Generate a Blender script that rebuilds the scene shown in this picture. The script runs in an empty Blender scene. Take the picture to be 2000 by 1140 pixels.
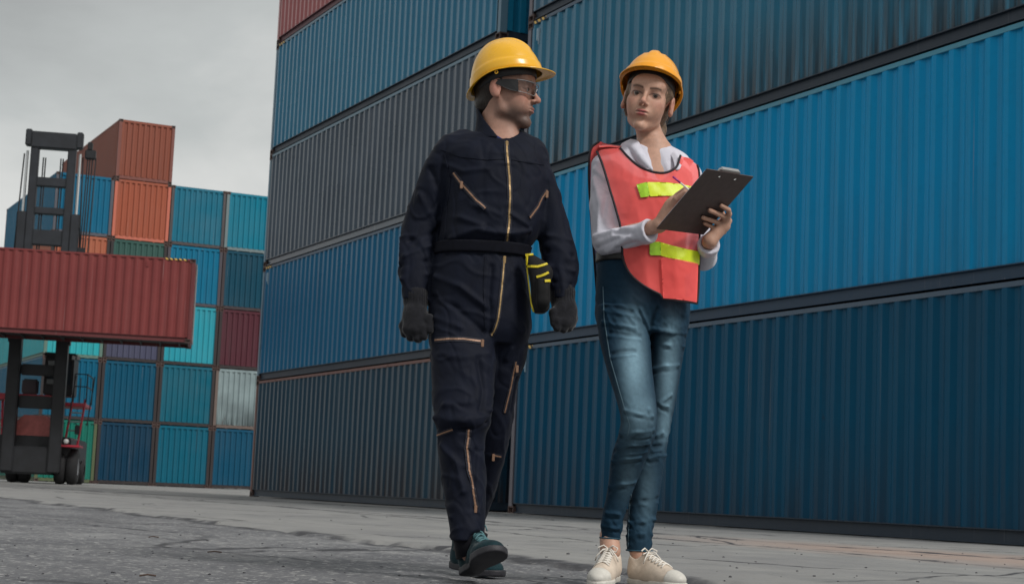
import bpy, bmesh, math, random
import numpy as np
from mathutils import Vector, Matrix, Quaternion
from mathutils.bvhtree import BVHTree
random.seed(7); RNG = np.random.default_rng(11)
S = bpy.context.scene
C = S.collection

# ------------------------------------------------------------------ camera
FPX, YAW, PITCH, ROLL, CAMH = 3321.0, math.radians(64.1928), math.radians(6.765), math.radians(2.4378), 0.298
HV = np.array([-math.sin(YAW), math.cos(YAW), 0.0])      # horizontal heading
RV = np.array([math.cos(YAW), math.sin(YAW), 0.0])       # horizontal right
_fw = np.array([HV[0]*math.cos(PITCH), HV[1]*math.cos(PITCH), math.sin(PITCH)])
_up = np.cross(RV, _fw)
_r = math.cos(ROLL)*RV + math.sin(ROLL)*_up
_u = -math.sin(ROLL)*RV + math.cos(ROLL)*_up
cam_d = bpy.data.cameras.new('camera'); cam = bpy.data.objects.new('camera', cam_d); C.objects.link(cam)
cam_d.sensor_width = 36.0; cam_d.lens = FPX*36.0/2000.0; cam_d.clip_end = 3000.0; cam_d.clip_start = 0.05
cam_d.dof.use_dof = True; cam_d.dof.focus_distance = 6.2; cam_d.dof.aperture_fstop = 11.0
M = Matrix.Identity(4)
for i in range(3):
    M[i][0] = _r[i]; M[i][1] = _u[i]; M[i][2] = -_fw[i]
M[2][3] = CAMH
cam.matrix_world = M
S.camera = cam

# ------------------------------------------------------------------ sky and sun (overcast, soft light from high on the right)
SUN_AZ, SUN_EL = math.radians(20.0), math.radians(42.0)    # azimuth of the sun measured from +X towards +Y
W = bpy.data.worlds.new('World'); S.world = W; W.use_nodes = True
def nd(nt, typ, **kw):
    n = nt.nodes.new(typ)
    for k, v in kw.items():
        if k in n.inputs.keys(): n.inputs[k].default_value = v
        else: setattr(n, k, v)
    return n
nt = W.node_tree; nt.nodes.clear()
o_ = nd(nt, 'ShaderNodeOutputWorld'); bg = nd(nt, 'ShaderNodeBackground', Strength=0.1)
sky = nd(nt, 'ShaderNodeTexSky', sky_type='NISHITA', sun_disc=False, sun_elevation=SUN_EL,
         sun_rotation=math.pi/2 - SUN_AZ, air_density=1.0, dust_density=4.0)
tc = nd(nt, 'ShaderNodeTexCoord')
mp = nd(nt, 'ShaderNodeMapping'); mp.inputs['Scale'].default_value = (1.0, 1.0, 1.9); mp.inputs['Location'].default_value = (-4.412, -2.014, 4.679)
n1 = nd(nt, 'ShaderNodeTexNoise', Scale=2.6, Detail=7.0, Roughness=0.52, Distortion=0.35)
n2 = nd(nt, 'ShaderNodeTexNoise', Scale=0.9, Detail=3.0, Roughness=0.5)
mx = nd(nt, 'ShaderNodeMath', operation='MULTIPLY_ADD'); mx.inputs[1].default_value = 0.55
mh = nd(nt, 'ShaderNodeMath', operation='MULTIPLY'); mh.inputs[1].default_value = 0.45
rp = nd(nt, 'ShaderNodeValToRGB')
rp.color_ramp.elements[0].position = 0.40; rp.color_ramp.elements[0].color = (2.5, 2.56, 2.48, 1)
_e = rp.color_ramp.elements.new(0.50); _e.color = (3.6, 3.72, 3.62, 1)
rp.color_ramp.elements[-1].position = 0.60; rp.color_ramp.elements[-1].color = (5.6, 5.55, 5.35, 1)
mixs = nd(nt, 'ShaderNodeMix', data_type='RGBA'); mixs.inputs[0].default_value = 0.93
L = nt.links.new
L(tc.outputs['Generated'], mp.inputs['Vector']); L(mp.outputs[0], n1.inputs['Vector']); L(mp.outputs[0], n2.inputs['Vector'])
L(n2.outputs['Fac'], mh.inputs[0]); L(n1.outputs['Fac'], mx.inputs[0]); L(mh.outputs[0], mx.inputs[2]); L(mx.outputs[0], rp.inputs['Fac'])
L(sky.outputs['Color'], mixs.inputs[6]); L(rp.outputs['Color'], mixs.inputs[7]); L(mixs.outputs[2], bg.inputs['Color']); L(bg.outputs[0], o_.inputs['Surface'])
sd = bpy.data.lights.new('sun', 'SUN'); sd.energy = 1.5; sd.angle = math.radians(14); sd.color = (1.0, 0.965, 0.92)
sun = bpy.data.objects.new('sun', sd); C.objects.link(sun)
sdir = Vector((math.cos(SUN_AZ)*math.cos(SUN_EL), math.sin(SUN_AZ)*math.cos(SUN_EL), math.sin(SUN_EL)))
sun.rotation_euler = sdir.to_track_quat('Z', 'Y').to_euler()
S.view_settings.view_transform = 'Standard'; S.view_settings.look = 'None'; S.view_settings.gamma = 1.0
S.view_settings.use_curve_mapping = False
S.view_settings.exposure = 0.55
S.cycles.max_bounces = 6; S.cycles.diffuse_bounces = 3; S.cycles.glossy_bounces = 3; S.cycles.transmission_bounces = 4; S.cycles.transparent_max_bounces = 8; S.cycles.caustics_reflective = False; S.cycles.caustics_refractive = False

# ------------------------------------------------------------------ helpers
def rayw(U, V):
    return _fw*FPX + _r*(U-1000.0) + _u*(570.0-V)
def ground_pt(U, V):
    d = rayw(U, V); t = -CAMH/d[2]; return np.array([0, 0, CAMH]) + t*d
def at(U, V, dd):
    d = rayw(U, V); t = dd/(d@HV); return np.array([0, 0, CAMH]) + t*d
def lin(r, g, b):
    f = lambda c: ((c/255.0)/12.92 if c/255.0 <= 0.04045 else ((c/255.0+0.055)/1.055)**2.4)
    return (f(r), f(g), f(b))
def mesh_np(name, v, faces, smooth=False):
    me = bpy.data.meshes.new(name); me.from_pydata([tuple(map(float, p)) for p in v], [], [tuple(map(int, f)) for f in faces]); me.update()
    if smooth: me.polygons.foreach_set('use_smooth', [True]*len(me.polygons))
    return me
def part(name, me, mat, parent=None):
    o = bpy.data.objects.new(name, me); C.objects.link(o)
    if parent is not None: o.parent = parent
    if mat is not None:
        if len(me.materials) == 0: me.materials.append(None)
        o.material_slots[0].link = 'OBJECT'; o.material_slots[0].material = mat
    return o
def tag(o, label=None, cat=None, group=None, kind=None):
    if label: o['label'] = label
    if cat: o['category'] = cat
    if group: o['group'] = group
    if kind: o['kind'] = kind
    return o
def empty(name, loc=(0, 0, 0), rz=0.0):
    o = bpy.data.objects.new(name, None); C.objects.link(o); o.location = loc; o.rotation_euler = (0, 0, rz); o.empty_display_size = 0.2
    return o
class MB:
    """collects boxes, bars, prisms and tubes into one mesh"""
    def __init__(s): s.v = []; s.f = []
    def add(s, v, f):
        n = len(s.v); s.v += [tuple(p) for p in v]; s.f += [tuple(i+n for i in q) for q in f]; return s
    def box(s, x0, x1, y0, y1, z0, z1, c=0.0):
        if c <= 0:
            v = [(x, y, z) for x in (x0, x1) for y in (y0, y1) for z in (z0, z1)]
            return s.add(v, [(0,1,3,2),(4,6,7,5),(0,4,5,1),(2,3,7,6),(0,2,6,4),(1,5,7,3)])
        bm = bmesh.new(); bmesh.ops.create_cube(bm, size=1.0)
        for p in bm.verts:
            p.co = Vector(((x0+x1)/2+p.co.x*(x1-x0), (y0+y1)/2+p.co.y*(y1-y0), (z0+z1)/2+p.co.z*(z1-z0)))
        bmesh.ops.bevel(bm, geom=bm.edges[:], offset=c, segments=2, affect='EDGES')
        bm.verts.index_update()
        s.add([p.co[:] for p in bm.verts], [[q.index for q in f.verts] for f in bm.faces]); bm.free(); return s
    def tube(s, pts, r, n=8, cap=True, rs=None):
        pts = [Vector(p) for p in pts]; rings = []
        for i, p in enumerate(pts):
            t = (pts[min(i+1, len(pts)-1)]-pts[max(i-1, 0)]).normalized()
            a = t.cross(Vector((0, 0, 1)))
            if a.length < 1e-3: a = t.cross(Vector((0, 1, 0)))
            a.normalize(); b = t.cross(a); rr = rs[i] if rs else r
            rings.append([p+rr*(math.cos(k*2*math.pi/n)*a+math.sin(k*2*math.pi/n)*b) for k in range(n)])
        v = [q for g in rings for q in g]; f = []
        for i in range(len(pts)-1):
            for k in range(n):
                f.append((i*n+k, i*n+(k+1) % n, (i+1)*n+(k+1) % n, (i+1)*n+k))
        if cap: f += [tuple(range(n))[::-1], tuple((len(pts)-1)*n+k for k in range(n))]
        return s.add(v, f)
    def prism(s, poly, axis, a0, a1):
        """poly: 2D outline; axis 0/1/2 the extrusion axis"""
        def mk(p, a):
            q = list(p); q.insert(axis, a); return tuple(q)
        n = len(poly)
        v = [mk(p, a0) for p in poly]+[mk(p, a1) for p in poly]
        f = [(k, (k+1) % n, n+(k+1) % n, n+k) for k in range(n)]+[tuple(range(n))[::-1], tuple(range(n, 2*n))]
        return s.add(v, f)
    def lathe(s, prof, n, axis='X', c=(0, 0, 0)):
        m = len(prof); v = []
        for k in range(n):
            a = 2*math.pi*k/n
            for (r, h) in prof:
                p = (h, r*math.cos(a), r*math.sin(a)) if axis == 'X' else ((r*math.cos(a), h, r*math.sin(a)) if axis == 'Y' else (r*math.cos(a), r*math.sin(a), h))
                v.append((p[0]+c[0], p[1]+c[1], p[2]+c[2]))
        f = [(k*m+j, k*m+j+1, ((k+1) % n)*m+j+1, ((k+1) % n)*m+j) for k in range(n) for j in range(m-1)]
        return s.add(v, f)
    def mesh(s, name, smooth=False):
        me = mesh_np(name, s.v, s.f, smooth)
        bm = bmesh.new(); bm.from_mesh(me); bmesh.ops.recalc_face_normals(bm, faces=bm.faces[:]); bm.to_mesh(me); bm.free()
        return me
    def build(s, name, mat, parent=None, smooth=False):
        return part(name, s.mesh(name, smooth), mat, parent)

def new_mat(name):
    m = bpy.data.materials.new(name); m.use_nodes = True; t = m.node_tree
    return m, t, t.nodes['Principled BSDF']
def simple(name, col, rough=0.6, metal=0.0, noise=0.0, scale=20.0, bump=0.0, bscale=None, spec=0.5):
    m, t, b = new_mat(name)
    b.inputs['Base Color'].default_value = (*col, 1); b.inputs['Roughness'].default_value = rough; b.inputs['Metallic'].default_value = metal
    b.inputs['Specular IOR Level'].default_value = spec
    if noise > 0 or bump > 0:
        tcn = nd(t, 'ShaderNodeTexCoord'); n = nd(t, 'ShaderNodeTexNoise', Scale=scale, Detail=6.0, Roughness=0.6); t.links.new(tcn.outputs['Object'], n.inputs['Vector'])
        if noise > 0:
            mr = nd(t, 'ShaderNodeMapRange'); mr.inputs[1].default_value = 0.3; mr.inputs[2].default_value = 0.7; mr.inputs[3].default_value = 1-noise; mr.inputs[4].default_value = 1+noise
            t.links.new(n.outputs['Fac'], mr.inputs[0])
            vm = nd(t, 'ShaderNodeVectorMath', operation='SCALE'); vm.inputs[0].default_value = col; t.links.new(mr.outputs[0], vm.inputs['Scale']); t.links.new(vm.outputs[0], b.inputs['Base Color'])
        if bump > 0:
            n3 = nd(t, 'ShaderNodeTexNoise', Scale=bscale or scale*3, Detail=4.0); t.links.new(tcn.outputs['Object'], n3.inputs['Vector'])
            bp = nd(t, 'ShaderNodeBump', Strength=bump, Distance=0.01); t.links.new(n3.outputs['Fac'], bp.inputs['Height']); t.links.new(bp.outputs[0], b.inputs['Normal'])
    return m

def paint(name, col, rough=0.30, rust=0.25, fade=0.14, fadecol=None, seed=0.0, rustlow=0.0, streak=0.3, spec=0.38, rustcol=(0.035, 0.028, 0.03)):
    """weathered container paint: faded vertical streaks, grime, rust blisters, slight dents"""
    fadecol = fadecol or tuple(0.6*c+0.10 for c in col)
    m, t, b = new_mat(name); lk = t.links.new
    tcn = nd(t, 'ShaderNodeTexCoord')
    def mapped(sc, off):
        q = nd(t, 'ShaderNodeMapping'); q.inputs['Scale'].default_value = sc; q.inputs['Location'].default_value = (off+seed*3.7, off*0.7+seed*1.3, seed*2.1+off*0.3); lk(tcn.outputs['Object'], q.inputs['Vector']); return q.outputs[0]
    def noise(sc, off, scale, det=5.0, rg=0.55):
        n = nd(t, 'ShaderNodeTexNoise', Scale=scale, Detail=det, Roughness=rg); lk(mapped(sc, off), n.inputs['Vector']); return n.outputs['Fac']
    def ramp(src, lo, hi, a=0.0, c=1.0):
        r = nd(t, 'ShaderNodeMapRange'); r.inputs[1].default_value = lo; r.inputs[2].default_value = hi; r.inputs[3].default_value = a; r.inputs[4].default_value = c; lk(src, r.inputs[0]); return r.outputs[0]
    def mult(a, c):
        q = nd(t, 'ShaderNodeMath', operation='MULTIPLY')
        for i, x in enumerate((a, c)):
            if isinstance(x, (int, float)): q.inputs[i].default_value = x
            else: lk(x, q.inputs[i])
        return q.outputs[0]
    def mixc(f, a, c):
        q = nd(t, 'ShaderNodeMix', data_type='RGBA'); lk(f, q.inputs[0]) if not isinstance(f, (int, float)) else setattr(q.inputs[0], 'default_value', f)
        for i, x in ((6, a), (7, c)):
            if isinstance(x, tuple): q.inputs[i].default_value = (*x, 1)
            else: lk(x, q.inputs[i])
        return q.outputs[2]
    big = noise((0.5, 0.5, 0.8), 3, 0.9, 3)
    strk = noise((9, 9, 0.35), 11, 1.0, 4)
    fine = noise((1, 1, 1), 5, 14.0, 3)
    c1 = mixc(ramp(big, 0.35, 0.68, 0, 0.55*fade), col, fadecol)
    c2 = mixc(mult(ramp(strk, 0.5, 0.75), streak), c1, tuple(0.55*x+0.03 for x in col))
    strk2 = noise((14, 14, 0.22), 27, 1.0, 3)
    c3 = mixc(mult(ramp(strk2, 0.60, 0.72), fade), c2, tuple(0.5*x+0.5*f for x, f in zip(col, fadecol)))
    scr = noise((36, 36, 0.3), 91, 1.0, 1)
    c3 = mixc(mult(ramp(scr, 0.735, 0.80), 0.45), c3, (0.30, 0.27, 0.27))
    rs = noise((1.6, 1.6, 0.7), 41, 2.2, 5, 0.72)
    rmask = ramp(rs, 0.70-0.14*rust, 0.74-0.08*rust)
    if rustlow > 0:
        sep = nd(t, 'ShaderNodeSeparateXYZ'); lk(tcn.outputs['Object'], sep.inputs[0])
        low = ramp(sep.outputs['Z'], 0.1, 1.3, 1.0, 0.0)
        s3 = noise((7, 7, 0.5), 71, 1.0, 3, 0.65)
        lo2 = mult(low, ramp(s3, 0.36, 0.58)); lo2 = mult(lo2, rustlow)
        c3 = mixc(lo2, c3, rustcol)
    c4 = mixc(mult(rmask, min(1.0, rust*1.8)), c3, mixc(fine, (0.10, 0.045, 0.025), (0.05, 0.028, 0.02)))
    c5 = mixc(ramp(fine, 0.55, 0.8, 0, 0.25), c4, tuple(0.6*x for x in col))
    lk(c5, b.inputs['Base Color'])
    rg = nd(t, 'ShaderNodeMath', operation='MULTIPLY_ADD'); lk(big, rg.inputs[0]); rg.inputs[1].default_value = 0.22; rg.inputs[2].default_value = rough-0.08
    rg2 = nd(t, 'ShaderNodeMath', operation='MULTIPLY_ADD'); lk(rmask, rg2.inputs[0]); rg2.inputs[1].default_value = 0.4; lk(rg.outputs[0], rg2.inputs[2]); rg2.use_clamp = True
    lk(rg2.outputs[0], b.inputs['Roughness']); b.inputs['Specular IOR Level'].default_value = spec
    bp = nd(t, 'ShaderNodeBump', Strength=0.35, Distance=0.02); lk(noise((1, 1, 0.6), 55, 1.7, 1), bp.inputs['Height'])
    lk(bp.outputs[0], b.inputs['Normal'])
    return m

# ------------------------------------------------------------------ lattice noise in numpy (for geometry)
_G = RNG.random((32, 32, 32)).astype(np.float32)
def vnoise(p):
    p = np.asarray(p, float); i = np.floor(p).astype(int); f = p-i; f = f*f*(3-2*f); i &= 31; j = (i+1) & 31
    g = _G; x, y, z = f[:, 0], f[:, 1], f[:, 2]
    c00 = g[i[:,0], i[:,1], i[:,2]]*(1-x)+g[j[:,0], i[:,1], i[:,2]]*x
    c10 = g[i[:,0], j[:,1], i[:,2]]*(1-x)+g[j[:,0], j[:,1], i[:,2]]*x
    c01 = g[i[:,0], i[:,1], j[:,2]]*(1-x)+g[j[:,0], i[:,1], j[:,2]]*x
    c11 = g[i[:,0], j[:,1], j[:,2]]*(1-x)+g[j[:,0], j[:,1], j[:,2]]*x
    return (c00*(1-y)+c10*y)*(1-z)+(c01*(1-y)+c11*y)*z
def fbm(p, o=3):
    s = 0; a = 0.5; p = np.asarray(p, float)
    for k in range(o): s = s+a*(vnoise(p)-0.5)*2; p = p*2.03+17.3; a *= 0.5
    return s

# ------------------------------------------------------------------ ground: one sheet, fine near the camera, out to the horizon
J0, J1 = ground_pt(240, 999), ground_pt(1150, 1109)          # broken edge between the old asphalt and the concrete apron
jd = (J1-J0)[:2]; jd /= np.linalg.norm(jd); jn = np.array([-jd[1], jd[0]])   # jn points to the wall side
if jn[1] < 0: jn = -jn
def ground_height(x, y):
    P = np.stack([x, y, np.zeros_like(x)], 1)
    s = (x-J0[0])*jn[0]+(y-J0[1])*jn[1]
    wob = 0.22*fbm(P*0.9, 4)+0.10*fbm(P*5, 3)
    step = 1/(1+np.exp(-np.clip((s+wob)/0.03, -40, 40)))
    dist = np.hypot(x, y)
    fall = np.clip(1.3-dist/30.0, 0, 1)
    h = 0.010*fbm(P*1.1+5, 3)+0.007*fbm(P*6+3, 3)*(1-0.4*step)+0.0045*fbm(P*17, 2)*(1-0.55*step)+0.0028*fbm(P*41+7, 1)*(1-0.5*step)
    crack = np.exp(-((s+wob+0.02)/0.035)**2)
    h = h + 0.020*step - 0.018*crack*np.clip(fbm(P*2.7+9, 3)*2+0.75, 0, 1)
    return h*fall-0.004
na, nr = 600, 640
t = np.linspace(0, 1, na, endpoint=False)
view = math.atan2(HV[1], HV[0])
ang = view + math.pi*2*(t-0.5)*(0.22+0.78*np.abs(2*(t-0.5))**1.6)
rad = np.concatenate([[0.3, 1.5, 3.0], np.geomspace(3.8, 60, nr), [90, 160, 300, 600, 1200]])
rr, aa = np.meshgrid(rad, ang, indexing='ij')
gx, gy = (rr*np.cos(aa)).ravel(), (rr*np.sin(aa)).ravel()
gz = ground_height(gx, gy)
nR = len(rad)
idx = np.arange(nR*na).reshape(nR, na); nxt = np.roll(idx, -1, 1)
gf = np.stack([idx[:-1], idx[1:], nxt[1:], nxt[:-1]], -1).reshape(-1, 4)
gv = np.stack([gx, gy, gz], 1)
gv = np.vstack([gv, [[0, 0, -0.01]]]); cidx = len(gv)-1
gm = bpy.data.meshes.new('ground'); faces = gf.tolist()+[[int(cidx), int(idx[0, k]), int(nxt[0, k])] for k in range(na)]
gm.from_pydata(gv.tolist(), [], faces); gm.update(); gm.polygons.foreach_set('use_smooth', [True]*len(gm.polygons))

def ground_material():
    m, t, b = new_mat('yard_concrete'); lk = t.links.new
    g = nd(t, 'ShaderNodeNewGeometry')
    def mp(sc, rot=0.0):
        q = nd(t, 'ShaderNodeMapping'); q.inputs['Scale'].default_value = sc; q.inputs['Rotation'].default_value = (0, 0, rot); lk(g.outputs['Position'], q.inputs['Vector']); return q.outputs[0]
    def noise(vec, scale, det=6.0, rg=0.6, dist=0.0):
        n = nd(t, 'ShaderNodeTexNoise', Scale=scale, Detail=det, Roughness=rg, Distortion=dist); lk(vec, n.inputs['Vector']); return n.outputs['Fac']
    def mr(src, lo, hi, a=0.0, c=1.0, smooth=False):
        r = nd(t, 'ShaderNodeMapRange'); r.inputs[1].default_value = lo; r.inputs[2].default_value = hi; r.inputs[3].default_value = a; r.inputs[4].default_value = c
        if smooth: r.interpolation_type = 'SMOOTHSTEP'
        lk(src, r.inputs[0]); return r.outputs[0]
    def mth(op, a, c):
        q = nd(t, 'ShaderNodeMath', operation=op)
        for i, x in enumerate((a, c)):
            if isinstance(x, (int, float)): q.inputs[i].default_value = x
            else: lk(x, q.inputs[i])
        return q.outputs[0]
    def mixc(f, a, c):
        q = nd(t, 'ShaderNodeMix', data_type='RGBA')
        if isinstance(f, (int, float)): q.inputs[0].default_value = f
        else: lk(f, q.inputs[0])
        for i, x in ((6, a), (7, c)):
            if isinstance(x, tuple): q.inputs[i].default_value = (*x, 1)
            else: lk(x, q.inputs[i])
        return q.outputs[2]
    P = mp((1, 1, 1))
    sep = nd(t, 'ShaderNodeSeparateXYZ'); lk(P, sep.inputs[0])
    def line(p, n):    # signed distance to a line
        a = mth('MULTIPLY', sep.outputs['X'], float(n[0])); c = mth('MULTIPLY', sep.outputs['Y'], float(n[1]))
        return mth('ADD', mth('ADD', a, c), float(-(p[0]*n[0]+p[1]*n[1])))
    w1 = noise(P, 0.9, 5, 0.6); w2 = noise(P, 6.0, 4)
    s = line(J0, jn)
    s = mth('ADD', s, mth('ADD', mth('MULTIPLY', mth('SUBTRACT', w1, 0.5), 0.5), mth('MULTIPLY', mth('SUBTRACT', w2, 0.5), 0.14)))
    conc = mr(s, -0.03, 0.05)
    big = noise(P, 0.33, 6, 0.62, 0.5); mid = noise(P, 2.3, 5, 0.65, 0.3); fine = noise(P, 26.0, 4, 0.7); grit = noise(P, 120.0, 2, 0.7)
    asph = mixc(mr(mid, 0.40, 0.62), (0.085, 0.088, 0.098), (0.21, 0.213, 0.218))
    asph = mixc(mr(big, 0.44, 0.62, 0, 0.75), asph, (0.07, 0.072, 0.083))
    asph = mixc(mth('MULTIPLY', mr(fine, 0.55, 0.62), 0.8), asph, (0.34, 0.34, 0.33))
    asph = mixc(mth('MULTIPLY', mr(fine, 0.42, 0.34), 0.7), asph, (0.04, 0.04, 0.048))
    cc = mixc(mr(mid, 0.3, 0.75), (0.20, 0.20, 0.195), (0.30, 0.298, 0.288))
    cc = mixc(mr(big, 0.48, 0.68, 0, 0.6), cc, (0.17, 0.17, 0.175))
    cc = mixc(mth('MULTIPLY', mr(fine, 0.58, 0.7), 0.4), cc, (0.12, 0.12, 0.125))
    tyre = noise(mp((0.35, 3.2, 1), -math.atan2(jd[1], jd[0])), 1.0, 5, 0.6)
    cc = mixc(mr(tyre, 0.55, 0.72, 0, 0.55), cc, (0.145, 0.145, 0.152))
    asph = mixc(mr(tyre, 0.52, 0.70, 0, 0.6), asph, (0.045, 0.046, 0.055))
    # rust-washed strip close to the wall on the right
    rp_ = ground_pt(1870, 1090); dx = line(rp_, (1, 0)); dy = line(rp_, (0, 1))
    pr = mth('SQRT', mth('ADD', mth('POWER', mth('MULTIPLY', dx, 0.28), 2.0), mth('POWER', mth('MULTIPLY', dy, 0.75), 2.0)), 0.0)
    cc = mixc(mth('MULTIPLY', mr(pr, 1.1, 0.3), 0.55), cc, (0.42, 0.27, 0.20))
    # slab joints running with the wall and cracks that wander
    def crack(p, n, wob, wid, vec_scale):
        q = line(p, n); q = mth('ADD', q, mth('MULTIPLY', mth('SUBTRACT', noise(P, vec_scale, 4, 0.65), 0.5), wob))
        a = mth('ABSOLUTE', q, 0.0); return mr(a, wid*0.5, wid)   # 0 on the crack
    nrm = lambda a, c: (lambda d: np.array([-d[1], d[0]])/np.linalg.norm(d))((ground_pt(*c)-ground_pt(*a))[:2])
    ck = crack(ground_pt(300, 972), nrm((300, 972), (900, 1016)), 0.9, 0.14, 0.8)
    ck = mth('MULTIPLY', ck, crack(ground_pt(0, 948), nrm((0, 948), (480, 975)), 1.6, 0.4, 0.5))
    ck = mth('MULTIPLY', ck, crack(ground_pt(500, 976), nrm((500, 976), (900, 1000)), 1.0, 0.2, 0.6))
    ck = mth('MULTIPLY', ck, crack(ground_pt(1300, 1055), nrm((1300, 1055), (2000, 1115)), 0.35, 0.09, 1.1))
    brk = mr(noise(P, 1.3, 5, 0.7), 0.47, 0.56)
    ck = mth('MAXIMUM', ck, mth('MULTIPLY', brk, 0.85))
    edge = mr(mth('ABSOLUTE', mth('ADD', s, 0.05), 0.0), 0.02, 0.11)  # dark band painted along the slab step as the shade on its face
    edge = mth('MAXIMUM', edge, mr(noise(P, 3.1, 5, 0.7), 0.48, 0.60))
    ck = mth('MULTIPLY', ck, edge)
    vor = nd(t, 'ShaderNodeTexVoronoi', feature='DISTANCE_TO_EDGE', Scale=0.55)
    vv = nd(t, 'ShaderNodeMix', data_type='VECTOR'); vv.inputs[0].default_value = 0.25; lk(P, vv.inputs[4])
    nv = nd(t, 'ShaderNodeTexNoise', Scale=1.6, Detail=6.0); lk(P, nv.inputs['Vector']); lk(nv.outputs['Color'], vv.inputs[5]); lk(vv.outputs[1], vor.inputs['Vector'])
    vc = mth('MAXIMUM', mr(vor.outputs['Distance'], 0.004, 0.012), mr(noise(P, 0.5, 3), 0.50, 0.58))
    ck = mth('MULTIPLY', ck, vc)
    col = mixc(conc, asph, cc)
    col = mixc(mr(grit, 0.35, 0.7, 0.0, 0.28), col, (0.30, 0.30, 0.30))
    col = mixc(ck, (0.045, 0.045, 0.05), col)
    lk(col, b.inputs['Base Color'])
    rg = mr(mid, 0.3, 0.7, 0.62, 0.9); lk(rg, b.inputs['Roughness']); b.inputs['Specular IOR Level'].default_value = 0.35
    hgt = mth('ADD', mth('MULTIPLY', fine, 0.8), mth('MULTIPLY', grit, 0.35))
    bp = nd(t, 'ShaderNodeBump', Strength=0.6, Distance=0.008); lk(hgt, bp.inputs['Height']); lk(bp.outputs[0], b.inputs['Normal'])
    return m
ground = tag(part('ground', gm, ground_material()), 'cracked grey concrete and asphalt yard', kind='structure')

# ------------------------------------------------------------------ shipping containers
CL, CW, CH = 12.192, 2.438, 2.591
def corrugated(length, height, prof, x0, x1, rows, seed, wob=0.003, depthsign=1):
    """vertical-fluted sheet in the XZ plane, y = depth; prof: list of (dx, depth)"""
    pitch = prof[-1][0]; xs = []; ds = []
    n = int((x1-x0)/pitch)+1; sc = (x1-x0)/(n*pitch)
    for k in range(n):
        for (dx, d) in prof[:-1]: xs.append(x0+(k*pitch+dx)*sc); ds.append(d)
    xs.append(x1); ds.append(prof[-1][1])
    xs = np.array(xs); ds = np.array(ds); zs = np.linspace(0, height, rows)
    X, Z = np.meshgrid(xs, zs); D = np.tile(ds, (rows, 1))
    P = np.stack([X.ravel()*1.3+seed*7, Z.ravel()*1.1+seed, np.full(X.size, seed*3.1)], 1)
    edge = (np.sin(np.pi*Z/height)).ravel()
    X = X.ravel()+wob*1.6*fbm(P*1.9, 2)*edge; Dd = D.ravel()+wob*2.2*fbm(P*0.8+4, 3)*edge
    v = np.stack([X, Dd*depthsign, Z.ravel()], 1); nx = len(xs)
    f = [(j*nx+i, j*nx+i+1, (j+1)*nx+i+1, (j+1)*nx+i) for j in range(rows-1) for i in range(nx-1)]
    return v, f
SIDE_PROF = [(0.0, 0.0), (0.072, 0.0), (0.140, 0.036), (0.210, 0.036), (0.278, 0.0)]
END_PROF = [(0.0, 0.0), (0.105, 0.0), (0.135, 0.045), (0.220, 0.045), (0.250, 0.0)]
POST = 0.11; RAILT = 0.065; SILL = 0.165
def side_mesh(seed):
    v, f = corrugated(CL, CH-RAILT-SILL, SIDE_PROF, POST+0.045, CL-POST-0.045, 9, seed)
    v = np.array(v); v[:, 1] += 0.008; v[:, 2] += SILL
    mb = MB(); mb.add(v, f)
    mb.box(POST-0.005, POST+0.047, 0.030, 0.036, SILL, CH-RAILT); mb.box(CL-POST-0.047, CL-POST+0.005, 0.030, 0.036, SILL, CH-RAILT)
    return mb.mesh('side_panel')
def end_mesh(seed):
    v, f = corrugated(CW, CH-0.12-0.16, END_PROF, 0.135, CW-0.135, 7, seed, 0.002)
    v = np.array(v)[:, [1, 0, 2]]; v[:, 0] = CL-0.012-v[:, 0]; v[:, 2] += 0.16
    return MB().add(v, f).mesh('end_panel')
def casting_mesh(x, y, z, sx, sy, sz):
    """corner casting with oval holes let into its three outer faces"""
    bm = bmesh.new(); bmesh.ops.create_cube(bm, size=1.0)
    a, b, c = 0.178, 0.162, 0.118
    for p in bm.verts:
        p.co = Vector((x+sx*(p.co.x+0.5)*a, y+sy*(p.co.y+0.5)*b, z+sz*(p.co.z+0.5)*c))
    bm.normal_update()
    if sx*sy*sz < 0: bmesh.ops.reverse_faces(bm, faces=bm.faces[:])
    bmesh.ops.recalc_face_normals(bm, faces=bm.faces[:])
    outs = []
    cen = Vector((x+sx*a/2, y+sy*b/2, z+sz*c/2))
    for fc in bm.faces[:]:
        d = fc.calc_center_median()-cen
        if (abs(d.x) > 0.05 and d.x*sx < 0) or (abs(d.y) > 0.05 and d.y*sy < 0): outs.append(fc)
    for fc in outs:
        n = fc.normal.copy(); cc = fc.calc_center_median()
        bmesh.ops.inset_individual(bm, faces=[fc], thickness=0.032)
        r = bmesh.ops.extrude_face_region(bm, geom=[fc]); vs = [e for e in r['geom'] if isinstance(e, bmesh.types.BMVert)]
        bmesh.ops.delete(bm, geom=[fc], context='FACES')
        for q in vs: q.co -= n*0.05
    me = bpy.data.meshes.new('corner_casting'); bm.to_mesh(me); bm.free(); return me
SIDE = [side_mesh(k+1.0) for k in range(4)]
ENDM = [end_mesh(k+1.0) for k in range(2)]
CAST = [(casting_mesh(x, y, z, 1 if x < 1 else -1, 1 if y < 1 else -1, 1 if z < 1 else -1)) for x in (0, CL) for y in (0, CW) for z in (0, CH)]
def rail_top(): return MB().box(0.178, CL-0.178, 0.004, 0.060, CH-RAILT, CH-0.012).mesh('top_rail')
def rail_bottom():
    m = MB().box(0.178, CL-0.178, 0.002, 0.085, SILL-0.012, SILL)          # lip
    m.box(0.178, CL-0.178, 0.050, 0.058, 0.030, SILL-0.012)                # web, set back under the lip
    m.box(0.178, CL-0.178, 0.012, 0.050, 0.018, 0.030)                     # lower flange
    return m.mesh('bottom_rail')
RT, RB = rail_top(), rail_bottom()
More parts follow.
